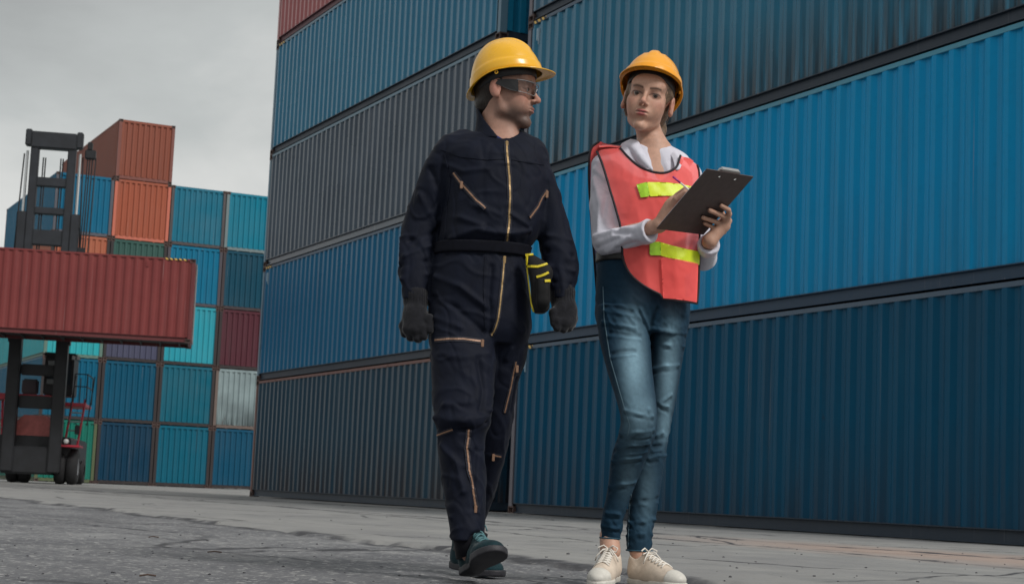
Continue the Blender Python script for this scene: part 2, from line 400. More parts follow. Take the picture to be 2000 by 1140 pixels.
POSTM = MB().box(0.004, POST, 0.004, 0.035, 0.118, CH-0.118).box(0.004, 0.035, 0.035, 0.13, 0.118, CH-0.118).mesh('corner_post')
HEAD = MB().box(CL-0.07, CL-0.004, 0.162, CW-0.162, CH-0.12, CH-0.014).mesh('end_header')
SILLM = MB().box(CL-0.10, CL-0.03, 0.162, CW-0.162, 0.03, 0.16)
for yy in (0.62, 1.22, 1.82):
    SILLM.prism([(yy-0.06, 0.03), (yy+0.06, 0.03), (yy, -0.0)], 0, CL-0.03, CL-0.018)
SILLM = SILLM.mesh('end_sill')
ROOF = MB().box(0.05, CL-0.05, 0.05, CW-0.05, CH-0.035, CH-0.02).mesh('roof_panel')
_fl = MB().box(0.05, CL-0.05, 0.07, CW-0.07, 0.12, 0.15)
for k in range(20): _fl.box(0.4+k*0.6, 0.45+k*0.6, 0.09, CW-0.09, 0.035, 0.12)
FLOOR = _fl.mesh('underframe')
HAZ = MB().box(0.20, 0.62, 0.0015, 0.004, CH-RAILT+0.002, CH-0.014).mesh('hazard_marking')
VENT = MB().box(0.33, 0.375, -0.012, 0.03, CH-0.36, CH-0.16, 0.006).box(0.375, 0.40, -0.004, 0.02, CH-0.42, CH-0.16, 0.004).mesh('vent_cover')
def hazard_mat():
    m, t, b = new_mat('hazard_stripes'); tcn = nd(t, 'ShaderNodeTexCoord'); w = nd(t, 'ShaderNodeTexWave', wave_type='BANDS', bands_direction='DIAGONAL', Scale=4.6)
    t.links.new(tcn.outputs['Object'], w.inputs['Vector']); r = nd(t, 'ShaderNodeValToRGB'); r.color_ramp.interpolation = 'CONSTANT'
    r.color_ramp.elements[0].color = (0.012, 0.012, 0.014, 1); r.color_ramp.elements[1].position = 0.5; r.color_ramp.elements[1].color = (0.75, 0.48, 0.10, 1)
    t.links.new(w.outputs['Fac'], r.inputs['Fac']); t.links.new(r.outputs[0], b.inputs['Base Color']); b.inputs['Roughness'].default_value = 0.5; return m
M_HAZ = hazard_mat()
M_CAST = paint('casting_steel', (0.075, 0.045, 0.04), 0.6, 0.8, 0.3, (0.16, 0.12, 0.11), 9)
M_UNDER = simple('underframe_black', (0.012, 0.012, 0.014), 0.75)
M_ROOF = simple('roof_grey', (0.10, 0.12, 0.14), 0.6, noise=0.3, scale=3)
def mirror_x(o): o.matrix_local = Matrix(((-1, 0, 0, CL), (0, 1, 0, 0), (0, 0, 1, 0), (0, 0, 0, 1)))
def mirror_y(o): o.matrix_local = Matrix(((1, 0, 0, 0), (0, -1, 0, CW), (0, 0, 1, 0), (0, 0, 0, 1)))
def rot_pi(o): o.matrix_local = Matrix(((-1, 0, 0, CL), (0, -1, 0, CW), (0, 0, 1, 0), (0, 0, 0, 1)))
SIDE_N = [0]
def container(loc, mat, label, group, frame=None, rail=None, bottom=None, hazard=False, vent=False, vent_mat=None, doors=None, rz=0.0):
    """local frame: x along the length, y from the near long side (0) inward, z up; the far-end 'front wall' sits at x = CL"""
    fr = frame or mat; rl = rail or fr; bt = bottom or fr
    t = empty('shipping_container', loc, rz); tag(t, label, 'container', group)
    SIDE_N[0] += 1; k = SIDE_N[0]
    part('side_panel', SIDE[k % 4], mat, t); rot_pi(part('side_panel', SIDE[(k+1) % 4], mat, t))
    part('end_panel', ENDM[k % 2], mat, t)
    if doors is None: mirror_x(part('end_panel', ENDM[(k+1) % 2], mat, t))
    part('roof_panel', ROOF, M_ROOF, t); part('underframe', FLOOR, M_UNDER, t)
    part('top_rail', RT, rl, t); rot_pi(part('top_rail', RT, rl, t))
    part('bottom_rail', RB, bt, t); rot_pi(part('bottom_rail', RB, bt, t))
    part('corner_post', POSTM, fr, t); mirror_x(part('corner_post', POSTM, fr, t)); mirror_y(part('corner_post', POSTM, fr, t)); rot_pi(part('corner_post', POSTM, fr, t))
    part('end_header', HEAD, rl, t); mirror_x(part('end_header', HEAD, rl, t)); part('end_sill', SILLM, bt, t); mirror_x(part('end_sill', SILLM, bt, t))
    for me in CAST: part('corner_casting', me, M_CAST, t)
    if hazard: part('hazard_marking', HAZ, M_HAZ, t)
    if vent: part('vent_cover', VENT, vent_mat or mat, t)
    return t

GAPZ = 0.0
# the wall of containers on the right (y = D plane, seen along its length)
WD, WA, WB = 11.619, -37.10, -23.845
FADE = lin(150, 175, 185)
mats = {}
def P(name, rgb, **kw):
    mats[name] = paint(name, lin(*rgb), **kw); return mats[name]
mL1 = P('slate_blue_paint', (22, 58, 78), rust=0.35, fade=0.25, fadecol=lin(70, 105, 122), seed=1, rustlow=0.9, rough=0.30, spec=0.22)
mL2 = P('mid_blue_paint', (0, 96, 136), rust=0.1, fade=0.18, fadecol=lin(50, 130, 165), seed=2, rough=0.28, spec=0.2)
mL3 = P('charcoal_paint', (52, 68, 84), rust=0.1, fade=0.3, fadecol=lin(130, 145, 160), seed=3, rough=0.25, spec=0.38)
mL4 = P('teal_blue_paint', (0, 108, 144), rust=0.1, fade=0.22, fadecol=lin(100, 165, 185), seed=4, rough=0.22, spec=0.38)
mL5 = P('brick_red_paint', (158, 72, 74), rust=0.1, fade=0.3, fadecol=lin(190, 130, 130), seed=5, rough=0.28, spec=0.6)
mR1 = P('navy_blue_paint', (0, 73, 104), rust=0.18, fade=0.15, fadecol=lin(40, 110, 140), seed=6, rustlow=0.5, rough=0.33, spec=0.10, streak=0.45)
mR2 = P('bright_blue_paint', (0, 140, 194), rust=0.08, fade=0.12, fadecol=lin(0, 168, 205), seed=7, rustlow=0.25, rough=0.28, spec=0.12, streak=0.45)
mR3 = P('steel_teal_paint', (0, 104, 136), rust=0.12, fade=0.3, fadecol=lin(90, 150, 175), seed=8, rustlow=1.0, rough=0.22, spec=0.34, rustcol=(0.008, 0.018, 0.028))
mR4 = P('grey_blue_paint', (24, 88, 116), rust=0.15, fade=0.4, fadecol=lin(130, 160, 175), seed=9, rough=0.25, spec=0.5)
mFr1 = P('rusty_brown_frame', (112, 78, 72), rust=0.7, fade=0.4, fadecol=lin(140, 110, 100), seed=10, rough=0.5)
mFr2 = P('grey_post_paint', (98, 96, 106), rust=0.35, fade=0.5, fadecol=lin(140, 130, 130), seed=11, rough=0.45)
mFr3 = P('pale_blue_post', (86, 120, 140), rust=0.2, fade=0.5, fadecol=lin(150, 170, 178), seed=12, rough=0.42)
mBt = P('dark_blue_rail', (30, 46, 62), rust=0.15, fade=0.2, seed=13, rough=0.5)
mBt2 = P('blue_rail', (8, 52, 80), rust=0.05, fade=0.2, seed=14, rough=0.45)
mBt3 = P('maroon_rail', (96, 58, 66), rust=0.1, fade=0.2, seed=15, rough=0.5)
mRl = P('rail_teal_scuffed', (60, 140, 165), rust=0.6, fade=0.4, seed=16, rough=0.4)
mRg = P('rail_slate', (66, 88, 108), rust=0.3, fade=0.4, seed=17, rough=0.45)
mVent = simple('vent_grey', lin(150, 175, 190), 0.5)
gL, gR = 'containers of the tall left stack in the wall', 'containers of the long right stack in the wall'
rowz = [i*CH for i in range(6)]
container((WA, WD, rowz[0]), mL1, 'rust-streaked slate blue container on the ground, bottom of the stack left of the coverall man', gL, frame=mFr1, rail=mFr1, bottom=mBt)
container((WA, WD, rowz[1]), mL2, 'mid blue container directly on the rust-streaked bottom container behind the man', gL, frame=mFr3, rail=mRg, bottom=mBt, hazard=True, vent=True, vent_mat=mVent)
container((WA, WD, rowz[2]), mL3, 'charcoal grey container third from the ground behind the man', gL, frame=mFr3, rail=mFr3, bottom=mL3)
container((WA, WD, rowz[3]), mL4, 'teal blue container just under the brick red one', gL, frame=mFr3, rail=mFr3, bottom=mBt, hazard=True)
container((WA, WD, rowz[4]), mL5, 'brick red container on top of the tall left stack', gL, frame=mL5, rail=mL5, bottom=mBt3)
container((WB, WD, rowz[0]), mR1, 'navy blue container on the ground behind the woman', gR, frame=mFr2, rail=mRg, bottom=mBt, hazard=True, vent=True, vent_mat=mVent)
container((WB, WD, rowz[1]), mR2, 'bright blue container at clipboard height behind the woman', gR, frame=mFr2, rail=mRl, bottom=mBt2, vent=True, vent_mat=mR2)
container((WB, WD, rowz[2]), mR3, 'faded teal container above the bright blue one behind the woman', gR, frame=mFr2, rail=mRg, bottom=mBt, hazard=True, vent=True, vent_mat=mVent)
container((WB, WD, rowz[3]), mR4, 'grey blue container at the top edge, topmost of the right stack', gR, frame=mFr2, rail=mRg, bottom=mBt)

# the distant block seen end-on at the left; columns run to the right along +y
FX, FY, FG = -71.94-CL, 15.77-CW-0.0265, 0.0265
gF = 'containers of the distant block seen end-on'
def far(col, row, rgb, label, frame=(42, 36, 38), **kw):
    nm = 'far_paint_%d_%d' % (col, row)
    m = P(nm, (int(rgb[0]*0.90), int(rgb[1]*0.90), int(rgb[2]*(0.80 if rgb[2] > rgb[1]+30 else 0.90))), seed=20+col*7+row, rough=0.42, spec=0.2, streak=0.5, **kw); fm = P(nm+'_frame', frame, seed=60+col*7+row, rust=0.5, rough=0.55)
    return container((FX, FY+col*(CW+FG), row*CH), m, label, gF, frame=fm, rail=m, bottom=fm)
far(0, 0, (16, 120, 104), 'green container on the ground behind the loader truck wheels', frame=(80, 90, 62))
far(0, 1, (0, 102, 152), 'blue container behind the ladder of the loader truck')
far(0, 2, (50, 185, 195), 'cyan container showing just under the lifted red container, beside the mast', frame=(90, 120, 110), fade=0.3)
far(0, 3, (190, 112, 84), 'orange container half hidden behind the top of the lifted red container')
far(0, 4, (0, 112, 168), 'blue container beside the mast, left of the orange one', frame=(80, 82, 92))
far(1, 0, (0, 60, 100), 'dark navy container on the ground, left of the teal one')
far(1, 1, (0, 88, 134), 'deep blue container with a dark scratch, on the navy one')
far(1, 2, (84, 86, 112), 'dull purple grey container just under the lifted red container')
far(1, 3, (60, 98, 92), 'dark green container under the light orange one')
far(1, 4, (178, 97, 73), 'light orange container beneath the topmost brown orange one', frame=(190, 105, 85))
far(1, 5, (152, 86, 68), 'brown orange container alone on top of the distant block', frame=(120, 72, 64), rust=0.35)
far(2, 0, (0, 104, 145), 'teal container on the ground between the navy and the blue one')
far(2, 1, (0, 106, 146), 'blue container with pale ribs on the ground-level teal one', fade=0.4)
far(2, 2, (40, 170, 190), 'cyan container right of the lifted red container end', fade=0.4)
far(2, 3, (0, 120, 178), 'blue container below the top row, left of the dark blue one', frame=(70, 66, 74))
far(2, 4, (0, 120, 168), 'blue container with pale streaks in the top row, right of the light orange one', fade=0.5, frame=(72, 66, 68))
far(3, 0, (0, 84, 130), 'blue container on the ground under the whitish one')
far(3, 1, (165, 185, 188), 'whitish grey container with dark soot patches', rust=0.6, fade=1.0, fadecol=(0.07, 0.09, 0.10), rustlow=0.8, rustcol=(0.03, 0.04, 0.045), frame=(104, 90, 84))
far(3, 2, (92, 44, 56), 'dark maroon container above the whitish one')
far(3, 3, (6, 76, 112), 'dark blue container above the maroon one', frame=(56, 46, 50))
far(3, 4, (0, 134, 182), 'bright blue container at the right end of the top row', fade=0.35, frame=(110, 125, 128))

# ------------------------------------------------------------------ container handler (loader truck) with a lifted red container
def frame_at(U, V, dd, turn=0.0):
    """Empty-like placement: local x = to the right in the picture, local y = away from the camera, z = up"""
    p = at(U, V, dd); return (p[0], p[1], 0.0), math.atan2(RV[1], RV[0])+turn
M_BLK = simple('handler_black', (0.009, 0.010, 0.013), 0.55, noise=0.4, scale=3, bump=0.1)
M_BLK2 = simple('mast_slate', (0.016, 0.019, 0.025), 0.5, noise=0.35, scale=2.5)
M_RED = simple('handler_red', (0.42, 0.022, 0.045), 0.4, noise=0.2, scale=4)
M_HOOD = simple('hood_faded_red', (0.40, 0.10, 0.09), 0.5, noise=0.25, scale=5)
M_RUB = simple('tyre_rubber', (0.014, 0.014, 0.016), 0.8, noise=0.3, scale=8)
M_RIM = simple('rim_grey', (0.22, 0.23, 0.25), 0.45)
M_CHR = simple('cylinder_rod', (0.55, 0.57, 0.58), 0.25, metal=0.6)
M_GLS = simple('cab_glass', (0.03, 0.04, 0.05), 0.08)
M_LMP = simple('lamp_lens', (0.55, 0.56, 0.55), 0.2)
TD = 54.0
tl, trz = frame_at(57, 940, TD, math.radians(9.0))
cabc = [float(at(92, 500, TD)@RV), 0]
truck = tag(empty('container_handler', tl, trz), 'black and red container handler truck with a tall mast lifting a red container', 'forklift')
def B(name, mat, boxes, par=None, c=0.0):
    m = MB()
    for b in boxes: m.box(*b, c)
    return m.build(name, mat, par or truck)
# mast: outer channels, inner channels, cross members (x right, y away, z up; mast centre x=0)
for s in (-1, 1):
    B('outer_mast_rail', M_BLK, [(s*0.72-0.19, s*0.72+0.19, -0.25, 0.25, 0.35, 6.4)], c=0.03)
    B('middle_mast_rail', M_BLK2, [(s*0.83-0.13, s*0.83+0.13, -0.2, 0.2, 4.4, 8.6)], c=0.02)
    B('inner_mast_rail', M_BLK2, [(s*0.58-0.13, s*0.58+0.13, -0.15, 0.15, 5.0, 11.2)], c=0.03)
    B('rail_head', M_BLK2, [(s*0.80-0.10, s*0.80+0.10, -0.18, 0.18, 10.75, 11.28)], c=0.03)
    m = MB().tube([(s*0.83, 0.05, 6.4), (s*0.83, 0.05, 10.6)], 0.045, 8); m.build('lift_cylinder_rod', M_CHR, truck)
    m = MB().tube([(s*0.24, -0.02, 5.5), (s*0.24, -0.02, 10.4)], 0.022, 6).tube([(s*0.31, -0.02, 5.5), (s*0.31, -0.02, 10.4)], 0.022, 6); m.build('lift_chain', M_BLK, truck)
    m = MB().tube([(s*1.04, 0.05, 6.4), (s*0.92, 0.05, 10.5)], 0.025, 6); m.build('hose', M_BLK, truck)
    B('cylinder_base', M_BLK, [(s*0.86-0.13, s*0.86+0.13, -0.15, 0.15, 8.15, 8.6)], c=0.02)
B('mast_crosshead', M_BLK2, [(-0.72, 0.72, -0.2, 0.2, 10.68, 11.22)], c=0.04)
for z0, z1 in ((9.45, 9.75), (8.55, 8.78), (7.55, 8.05), (6.95, 7.2)):
    B('cross_member', M_BLK2, [(-0.47, 0.47, -0.12, 0.14, z0, z1)], c=0.03)
for z0, z1 in ((3.4, 3.75), (2.35, 2.75)):
    B('cross_member', M_BLK, [(-0.52, 0.52, 0.05, 0.3, z0, z1)], c=0.03)
hr = empty('hose_reel', (0, 0, 0)); hr.parent = truck
m = MB().box(0.98, 1.32, -0.1, 0.15, 10.45, 10.75, 0.03).box(1.05, 1.2, -0.1, 0.15, 10.75, 11.0, 0.02); m.build('sheave_bracket', M_BLK, hr)
for dx in (1.02, 1.09, 1.17, 1.27): MB().tube([(dx, 0.0, 6.2), (dx+0.06, 0.0, 10.5)], 0.022, 6).build('hose', M_BLK, hr)
MB().box(0.75, 1.2, -0.1, 0.1, 7.3, 7.55, 0.03).build('hose_bracket', M_BLK, hr)
# carriage and side beams holding the container
B('carriage', M_BLK, [(-1.25, 1.25, -0.55, -0.28, 4.9, 5.5), (-0.95, 0.95, -0.5, -0.26, 5.5, 6.2)], c=0.03)
# chassis, body, cab
B('chassis', M_BLK, [(-1.1, 1.15, 0.35, 6.5, 0.75, 1.5)], c=0.05)
B('axle', M_BLK, [(-0.95, 0.70, -0.15, 1.4, 0.28, 1.15), (0.6, 1.3, 0.3, 1.4, 0.4, 0.9)], c=0.06)
m = MB().prism([(-0.72, 1.5), (0.5, 1.5), (0.5, 1.95), (0.30, 2.15), (-0.35, 2.15), (-0.72, 1.8)], 1, 0.4, 3.2); m.build('hood', M_HOOD, truck)
B('deck', M_RED, [(-1.28, 0.4, 0.7, 3.0, 2.62, 2.82), (0.4, 1.5, 0.7, 3.0, 2.50, 2.62)], c=0.02)
B('fender', M_RED, [(0.55, 1.48, -0.1, 1.3, 1.18, 1.25)], c=0.02)
cabe = B('cab', M_BLK, [(0.10, 1.02, 1.0, 2.6, 2.85, 4.10), (0.04, 1.08, 0.94, 2.66, 4.10, 4.22)], c=0.04)
B('windscreen', M_GLS, [(0.2, 0.94, 0.985, 0.995, 3.2, 3.95)], cabe)
B('seat_back', simple('seat_grey', (0.10, 0.11, 0.12), 0.7), [(-0.62, -0.12, 1.4, 1.8, 2.85, 3.35)], c=0.05)
for x, w in ((-0.62, 0.36), (0.86, 0.36)):
    for k in range(2):
        m = MB(); xx = x+k*w*1.02
        m.lathe([(0.28, -w/2), (0.48, -w/2), (0.56, -w*0.36), (0.58, 0), (0.56, w*0.36), (0.48, w/2), (0.28, w/2)], 28, 'X', (xx, 0.75, 0.58))
        wh = m.build('wheel', M_RUB, truck, True)
        m = MB().lathe([(0.0, w*0.30), (0.22, w*0.30), (0.28, w*0.49)], 20, 'X', (xx, 0.75, 0.58)); m.build('rim', M_RIM, wh, True)
for x in (-1.0, 1.0):
    m = MB().lathe([(0.2, -0.2), (0.42, -0.2), (0.48, -0.12), (0.48, 0.12), (0.42, 0.2), (0.2, 0.2)], 24, 'X', (x, 5.6, 0.48)); m.build('wheel', M_RUB, truck, True)
for s, x0, x1 in ((1, 0.95, 1.35), (-1, -1.32, -1.0)):
    ld = empty('ladder', (0, 0, 0)); ld.parent = truck
    for xx in (x0, x1): MB().tube([(xx-0.10*s*0, 0.5, 1.25), (xx+0.12*s, 0.9, 2.75)], 0.04, 6).build('stringer', M_RED, ld)
    for k in range(5):
        f = (k+0.5)/5; MB().box(x0+0.12*s*f, x1+0.12*s*f, 0.45+0.4*f, 0.65+0.4*f, 1.27+1.45*f, 1.31+1.45*f).build('step', M_RIM, ld)
    hrl = MB()
    for xx in (x0+0.05, x1+0.25*s): hrl.tube([(xx, 0.55, 1.9), (xx+0.12*s, 0.9, 3.5)], 0.02, 6)
    hrl.build('hand_rail', M_BLK, ld)
m = MB()
for yy in (0.75, 2.9):
    for xx in (1.1, 1.5): m.tube([(xx, yy, 2.65), (xx, yy, 3.55)], 0.02, 6)
m.tube([(1.1, 0.75, 3.55), (1.5, 0.75, 3.55), (1.5, 2.9, 3.55)], 0.02, 6).tube([(1.1, 0.75, 3.15), (1.5, 0.75, 3.15), (1.5, 2.9, 3.15)], 0.02, 6)
m.build('guard_rail', M_BLK, truck)
MB().lathe([(0.0, -0.03), (0.07, -0.03), (0.085, 0.05), (0.06, 0.1)], 14, 'Y', (1.05, -0.14, 1.36)).build('headlamp', M_LMP, truck, True)
B('mirror', M_BLK, [(1.25, 1.40, 0.3, 0.36, 1.6, 1.9)], c=0.02)
for dx in (0.95, 1.1): B('work_lamp', M_LMP, [(dx, dx+0.09, 0.9, 1.0, 4.02, 4.14)], c=0.01)

# lifted red container: its long side towards the camera, turned a little
mRed = P('lifted_red_paint', (118, 50, 50), rust=0.12, fade=0.18, fadecol=lin(170, 90, 80), seed=88, rough=0.4)
mRedF = P('lifted_red_frame', (100, 46, 48), rust=0.2, fade=0.2, seed=89, rough=0.45)
ex = at(383, 508, 52.0)
rturn = math.atan2(RV[1], RV[0])+math.radians(10.0)
dx = Vector((math.cos(rturn), math.sin(rturn), 0)); org = Vector((ex[0], ex[1], 0))-dx*CL
red = container((org.x, org.y, 4.47), mRed, 'brick red container hanging from the loader truck above the yard', 'lifted container', frame=mRedF, rail=mRed, bottom=mRedF, rz=rturn)
del red['group']
HAZ2 = MB().box(CL-0.95, CL-0.25, 0.0015, 0.004, CH-RAILT+0.002, CH-0.014).mesh('hazard_marking'); part('hazard_marking', HAZ2, M_HAZ, red)
VENT2 = MB().box(CL-1.5, CL-1.42, -0.012, 0.03, CH-0.33, CH-0.16, 0.006).mesh('vent_cover'); part('vent_cover', VENT2, mRed, red)
M_BAR = simple('locking_bar_steel', (0.16, 0.165, 0.17), 0.4, noise=0.3)
for yy in (0.45, 0.95, 1.5, 2.0):
    MB().tube([(CL+0.03, yy, 0.1), (CL+0.03, yy, CH-0.1)], 0.02, 8).build('locking_bar', M_BAR, red)

# small stones and twigs on the yard
deb = MB(); rg = random.Random(3)
for k in range(240):
    U = rg.uniform(-40, 2040); V = 985+rg.random()**0.8*160+0.03*(U-500)*0
    if V < 975+0.035*U: continue
    p = ground_pt(U, V); s = rg.uniform(0.002, 0.007)*(1 if rg.random() < 0.94 else 1.7)
    z = float(ground_height(np.array([p[0]]), np.array([p[1]]))[0]); n0 = len(deb.v)
    bm = bmesh.new(); bmesh.ops.create_icosphere(bm, subdivisions=1, radius=s)
    for q in bm.verts: q.co = Vector((q.co.x*rg.uniform(.6, 1.5), q.co.y*rg.uniform(.6, 1.5), q.co.z*rg.uniform(.35, .8)))+Vector((p[0], p[1], z+s*0.3))
    bm.verts.index_update(); deb.add([q.co[:] for q in bm.verts], [[a.index for a in f.verts] for f in bm.faces]); bm.free()
st = deb.build('gravel', simple('gravel_grey', (0.07, 0.07, 0.078), 0.9, noise=0.5, scale=9), None)
tag(st, 'scattered small stones on the cracked yard', 'gravel', kind='stuff')
for (U, V, ln, a) in ((290, 1050, 0.05, 0.2), (405, 1078, 0.06, 0.1), (272, 1125, 0.05, 0.3)):
    p = ground_pt(U, V); z = float(ground_height(np.array([p[0]]), np.array([p[1]]))[0])
    d = RV*ln*math.cos(a)+HV*ln*math.sin(a)
    tw = MB().tube([(p[0], p[1], z+0.004), tuple(np.array([p[0], p[1], z+0.008])+d*0.5), tuple(np.array([p[0], p[1], z+0.005])+d)], 0.003, 6)
    o = tw.build('twig', simple('twig_brown', (0.06, 0.035, 0.025), 0.8), None)
    tag(o, {290: 'thin dark twig on the asphalt, farthest of the three', 405: 'thin dark twig on the asphalt, rightmost of the three', 272: 'reddish twig on the asphalt, nearest of the three'}[U], 'twig', 'twigs on the yard')

# ------------------------------------------------------------------ sculpting kit: signed distance volumes -> one continuous mesh
class Vol:
    def __init__(s, lo, hi, h):
        s.lo = np.array(lo, float); s.h = h; s.n = np.ceil((np.array(hi)-s.lo)/h).astype(int)+1
        s.a = np.full(tuple(s.n), 1.0, np.float32)
        s.ax = [(s.lo[i]+h*np.arange(s.n[i])).astype(np.float32) for i in range(3)]
    def _box(s, lo, hi):
        i0 = np.clip(np.floor((np.array(lo)-s.lo)/s.h).astype(int), 0, s.n-1); i1 = np.clip(np.ceil((np.array(hi)-s.lo)/s.h).astype(int)+1, 1, s.n)
        sl = tuple(slice(a, b) for a, b in zip(i0, i1))
        X = s.ax[0][sl[0]][:, None, None]; Y = s.ax[1][sl[1]][None, :, None]; Z = s.ax[2][sl[2]][None, None, :]
        return sl, X, Y, Z
    def op(s, prim, k=0.0, mode='add'):
        f, lo, hi = prim; m = k+3*s.h
        sl, X, Y, Z = s._box(np.array(lo)-m, np.array(hi)+m); d = f(X, Y, Z); a = s.a[sl]
        if a.size == 0: return s
        if mode == 'add':
            if k > 0: hh = np.clip(0.5+0.5*(a-d)/k, 0, 1); s.a[sl] = a*(1-hh)+d*hh-k*hh*(1-hh)
            else: s.a[sl] = np.minimum(a, d)
        elif mode == 'cut':
            d = -d
            if k > 0: hh = np.clip(0.5-0.5*(a-d)/k, 0, 1); s.a[sl] = a*(1-hh)+d*hh+k*hh*(1-hh)
            else: s.a[sl] = np.maximum(a, d)
        return s
    def add(s, prim, k=0.0): return s.op(prim, k, 'add')
    def cut(s, prim, k=0.0): return s.op(prim, k, 'cut')
    def nets(s):
        a = s.a; b = a < 0
        cnt = np.zeros(tuple(np.array(a.shape)-1), np.int8)
        sl = lambda o: tuple(slice(q, q+m-1) for q, m in zip(o, a.shape))
        offs = [(i, j, k) for i in (0, 1) for j in (0, 1) for k in (0, 1)]
        for o in offs: cnt += b[sl(o)]
        act = (cnt > 0) & (cnt < 8); ii = np.argwhere(act)
        vid = np.full(cnt.shape, -1, np.int32); vid[act] = np.arange(len(ii))
        vals = np.stack([a[ii[:, 0]+o[0], ii[:, 1]+o[1], ii[:, 2]+o[2]] for o in offs], 1)
        P = np.zeros((len(ii), 3)); w = np.zeros(len(ii))
        for p in range(8):
            for q in range(p+1, 8):
                op_, oq = np.array(offs[p]), np.array(offs[q])
                if abs(op_-oq).sum() != 1: continue
                va, vb = vals[:, p], vals[:, q]; m = (va < 0) != (vb < 0)
                t = np.where(m, va/np.where(m, va-vb, 1), 0)
                P[m] += (op_+t[:, None]*(oq-op_))[m]; w[m] += 1
        P /= w[:, None]; V = s.lo+(ii+P)*s.h
        F = []
        for ax in range(3):
            sa = [slice(None)]*3; sb = [slice(None)]*3; sa[ax] = slice(0, -1); sb[ax] = slice(1, None)
            ch = b[tuple(sa)] != b[tuple(sb)]; e = np.argwhere(ch)
            u, v = (ax+1) % 3, (ax+2) % 3
            ok = (e[:, u] > 0) & (e[:, v] > 0) & (e[:, u] < a.shape[u]-1) & (e[:, v] < a.shape[v]-1); e = e[ok]
            inside = b[e[:, 0], e[:, 1], e[:, 2]]
            def c(du, dv):
                q = e.copy(); q[:, u] += du; q[:, v] += dv; return vid[q[:, 0], q[:, 1], q[:, 2]]
            quad = np.stack([c(-1, -1), c(0, -1), c(0, 0), c(-1, 0)], 1)
            quad[~inside] = quad[~inside][:, ::-1]; F.append(quad)
        return V, np.concatenate(F)
def smooth_mesh(V, F, it=1, lam=0.5):
    for _ in range(it):
        acc = np.zeros_like(V); n = np.zeros(len(V))
        for i, j in ((0, 1), (1, 2), (2, 3), (3, 0)):
            np.add.at(acc, F[:, i], V[F[:, j]]); np.add.at(acc, F[:, j], V[F[:, i]]); np.add.at(n, F[:, i], 1); np.add.at(n, F[:, j], 1)
        V = V+lam*(acc/np.maximum(n, 1)[:, None]-V)
    return V
def vnormals(V, F):
    fn = np.cross(V[F[:, 2]]-V[F[:, 0]], V[F[:, 3]]-V[F[:, 1]]); N = np.zeros_like(V)
    for i in range(4): np.add.at(N, F[:, i], fn)
    return N/np.maximum(np.linalg.norm(N, axis=1), 1e-12)[:, None]
def quad_mesh(name, V, F, smooth=True):
    me = bpy.data.meshes.new(name); me.vertices.add(len(V)); me.vertices.foreach_set('co', np.asarray(V, np.float32).ravel())
    me.loops.add(F.size); me.loops.foreach_set('vertex_index', np.asarray(F, np.int32).ravel()); me.polygons.add(len(F))
    me.polygons.foreach_set('loop_start', np.arange(0, F.size, 4, dtype=np.int32)); me.polygons.foreach_set('loop_total', np.full(len(F), 4, np.int32))
    me.update(calc_edges=True); me.validate()
    if smooth: me.polygons.foreach_set('use_smooth', np.ones(len(me.polygons), bool))
    return me
def rc(p, q, r1, r2):
    p = np.array(p, np.float32); q = np.array(q, np.float32); v = q-p; L2 = float(v@v)+1e-9; R = max(r1, r2)
    def f(X, Y, Z):
        dx, dy, dz = X-p[0], Y-p[1], Z-p[2]; t = np.clip((dx*v[0]+dy*v[1]+dz*v[2])/L2, 0, 1)
        return np.sqrt((dx-t*v[0])**2+(dy-t*v[1])**2+(dz-t*v[2])**2)-(r1+(r2-r1)*t)
    return f, np.minimum(p, q)-R, np.maximum(p, q)+R
def sph(c, r): return rc(c, c, r, r)
def ell(c, r, A=None):
    """ellipsoid; A = rows are its local axes"""
    c = np.array(c, np.float32); r = np.array(r, np.float32); A = np.eye(3, dtype=np.float32) if A is None else np.array(A, np.float32)
    def f(X, Y, Z):
        d = (X-c[0], Y-c[1], Z-c[2]); k0 = 0; k1 = 0
        for i in range(3):
            q = d[0]*A[i][0]+d[1]*A[i][1]+d[2]*A[i][2]; k0 = k0+(q/r[i])**2; k1 = k1+(q/r[i]**2)**2
        k0 = np.sqrt(k0); return k0*(k0-1)/np.sqrt(k1+1e-9)
    R = float(r.max()); return f, c-R, c+R
def half(p, n, lo, hi):
    """half space: inside (negative) on the side the normal points away from"""
    p = np.array(p, np.float32); n = np.array(n, np.float32); n = n/np.linalg.norm(n)
    return (lambda X, Y, Z: (X-p[0])*n[0]+(Y-p[1])*n[1]+(Z-p[2])*n[2]), np.array(lo), np.array(hi)
def herm(x, xs, ys):
    """smooth interpolation through stations"""
    xs = np.asarray(xs, float); ys = np.asarray(ys, float); m = np.gradient(ys, xs); i = np.clip(np.searchsorted(xs, x)-1, 0, len(xs)-2)
    x0, x1 = xs[i], xs[i+1]; hh = x1-x0; t = np.clip((x-x0)/hh, 0, 1)
    return (2*t**3-3*t**2+1)*ys[i]+(t**3-2*t**2+t)*hh*m[i]+(-2*t**3+3*t**2)*ys[i+1]+(t**3-t**2)*hh*m[i+1]
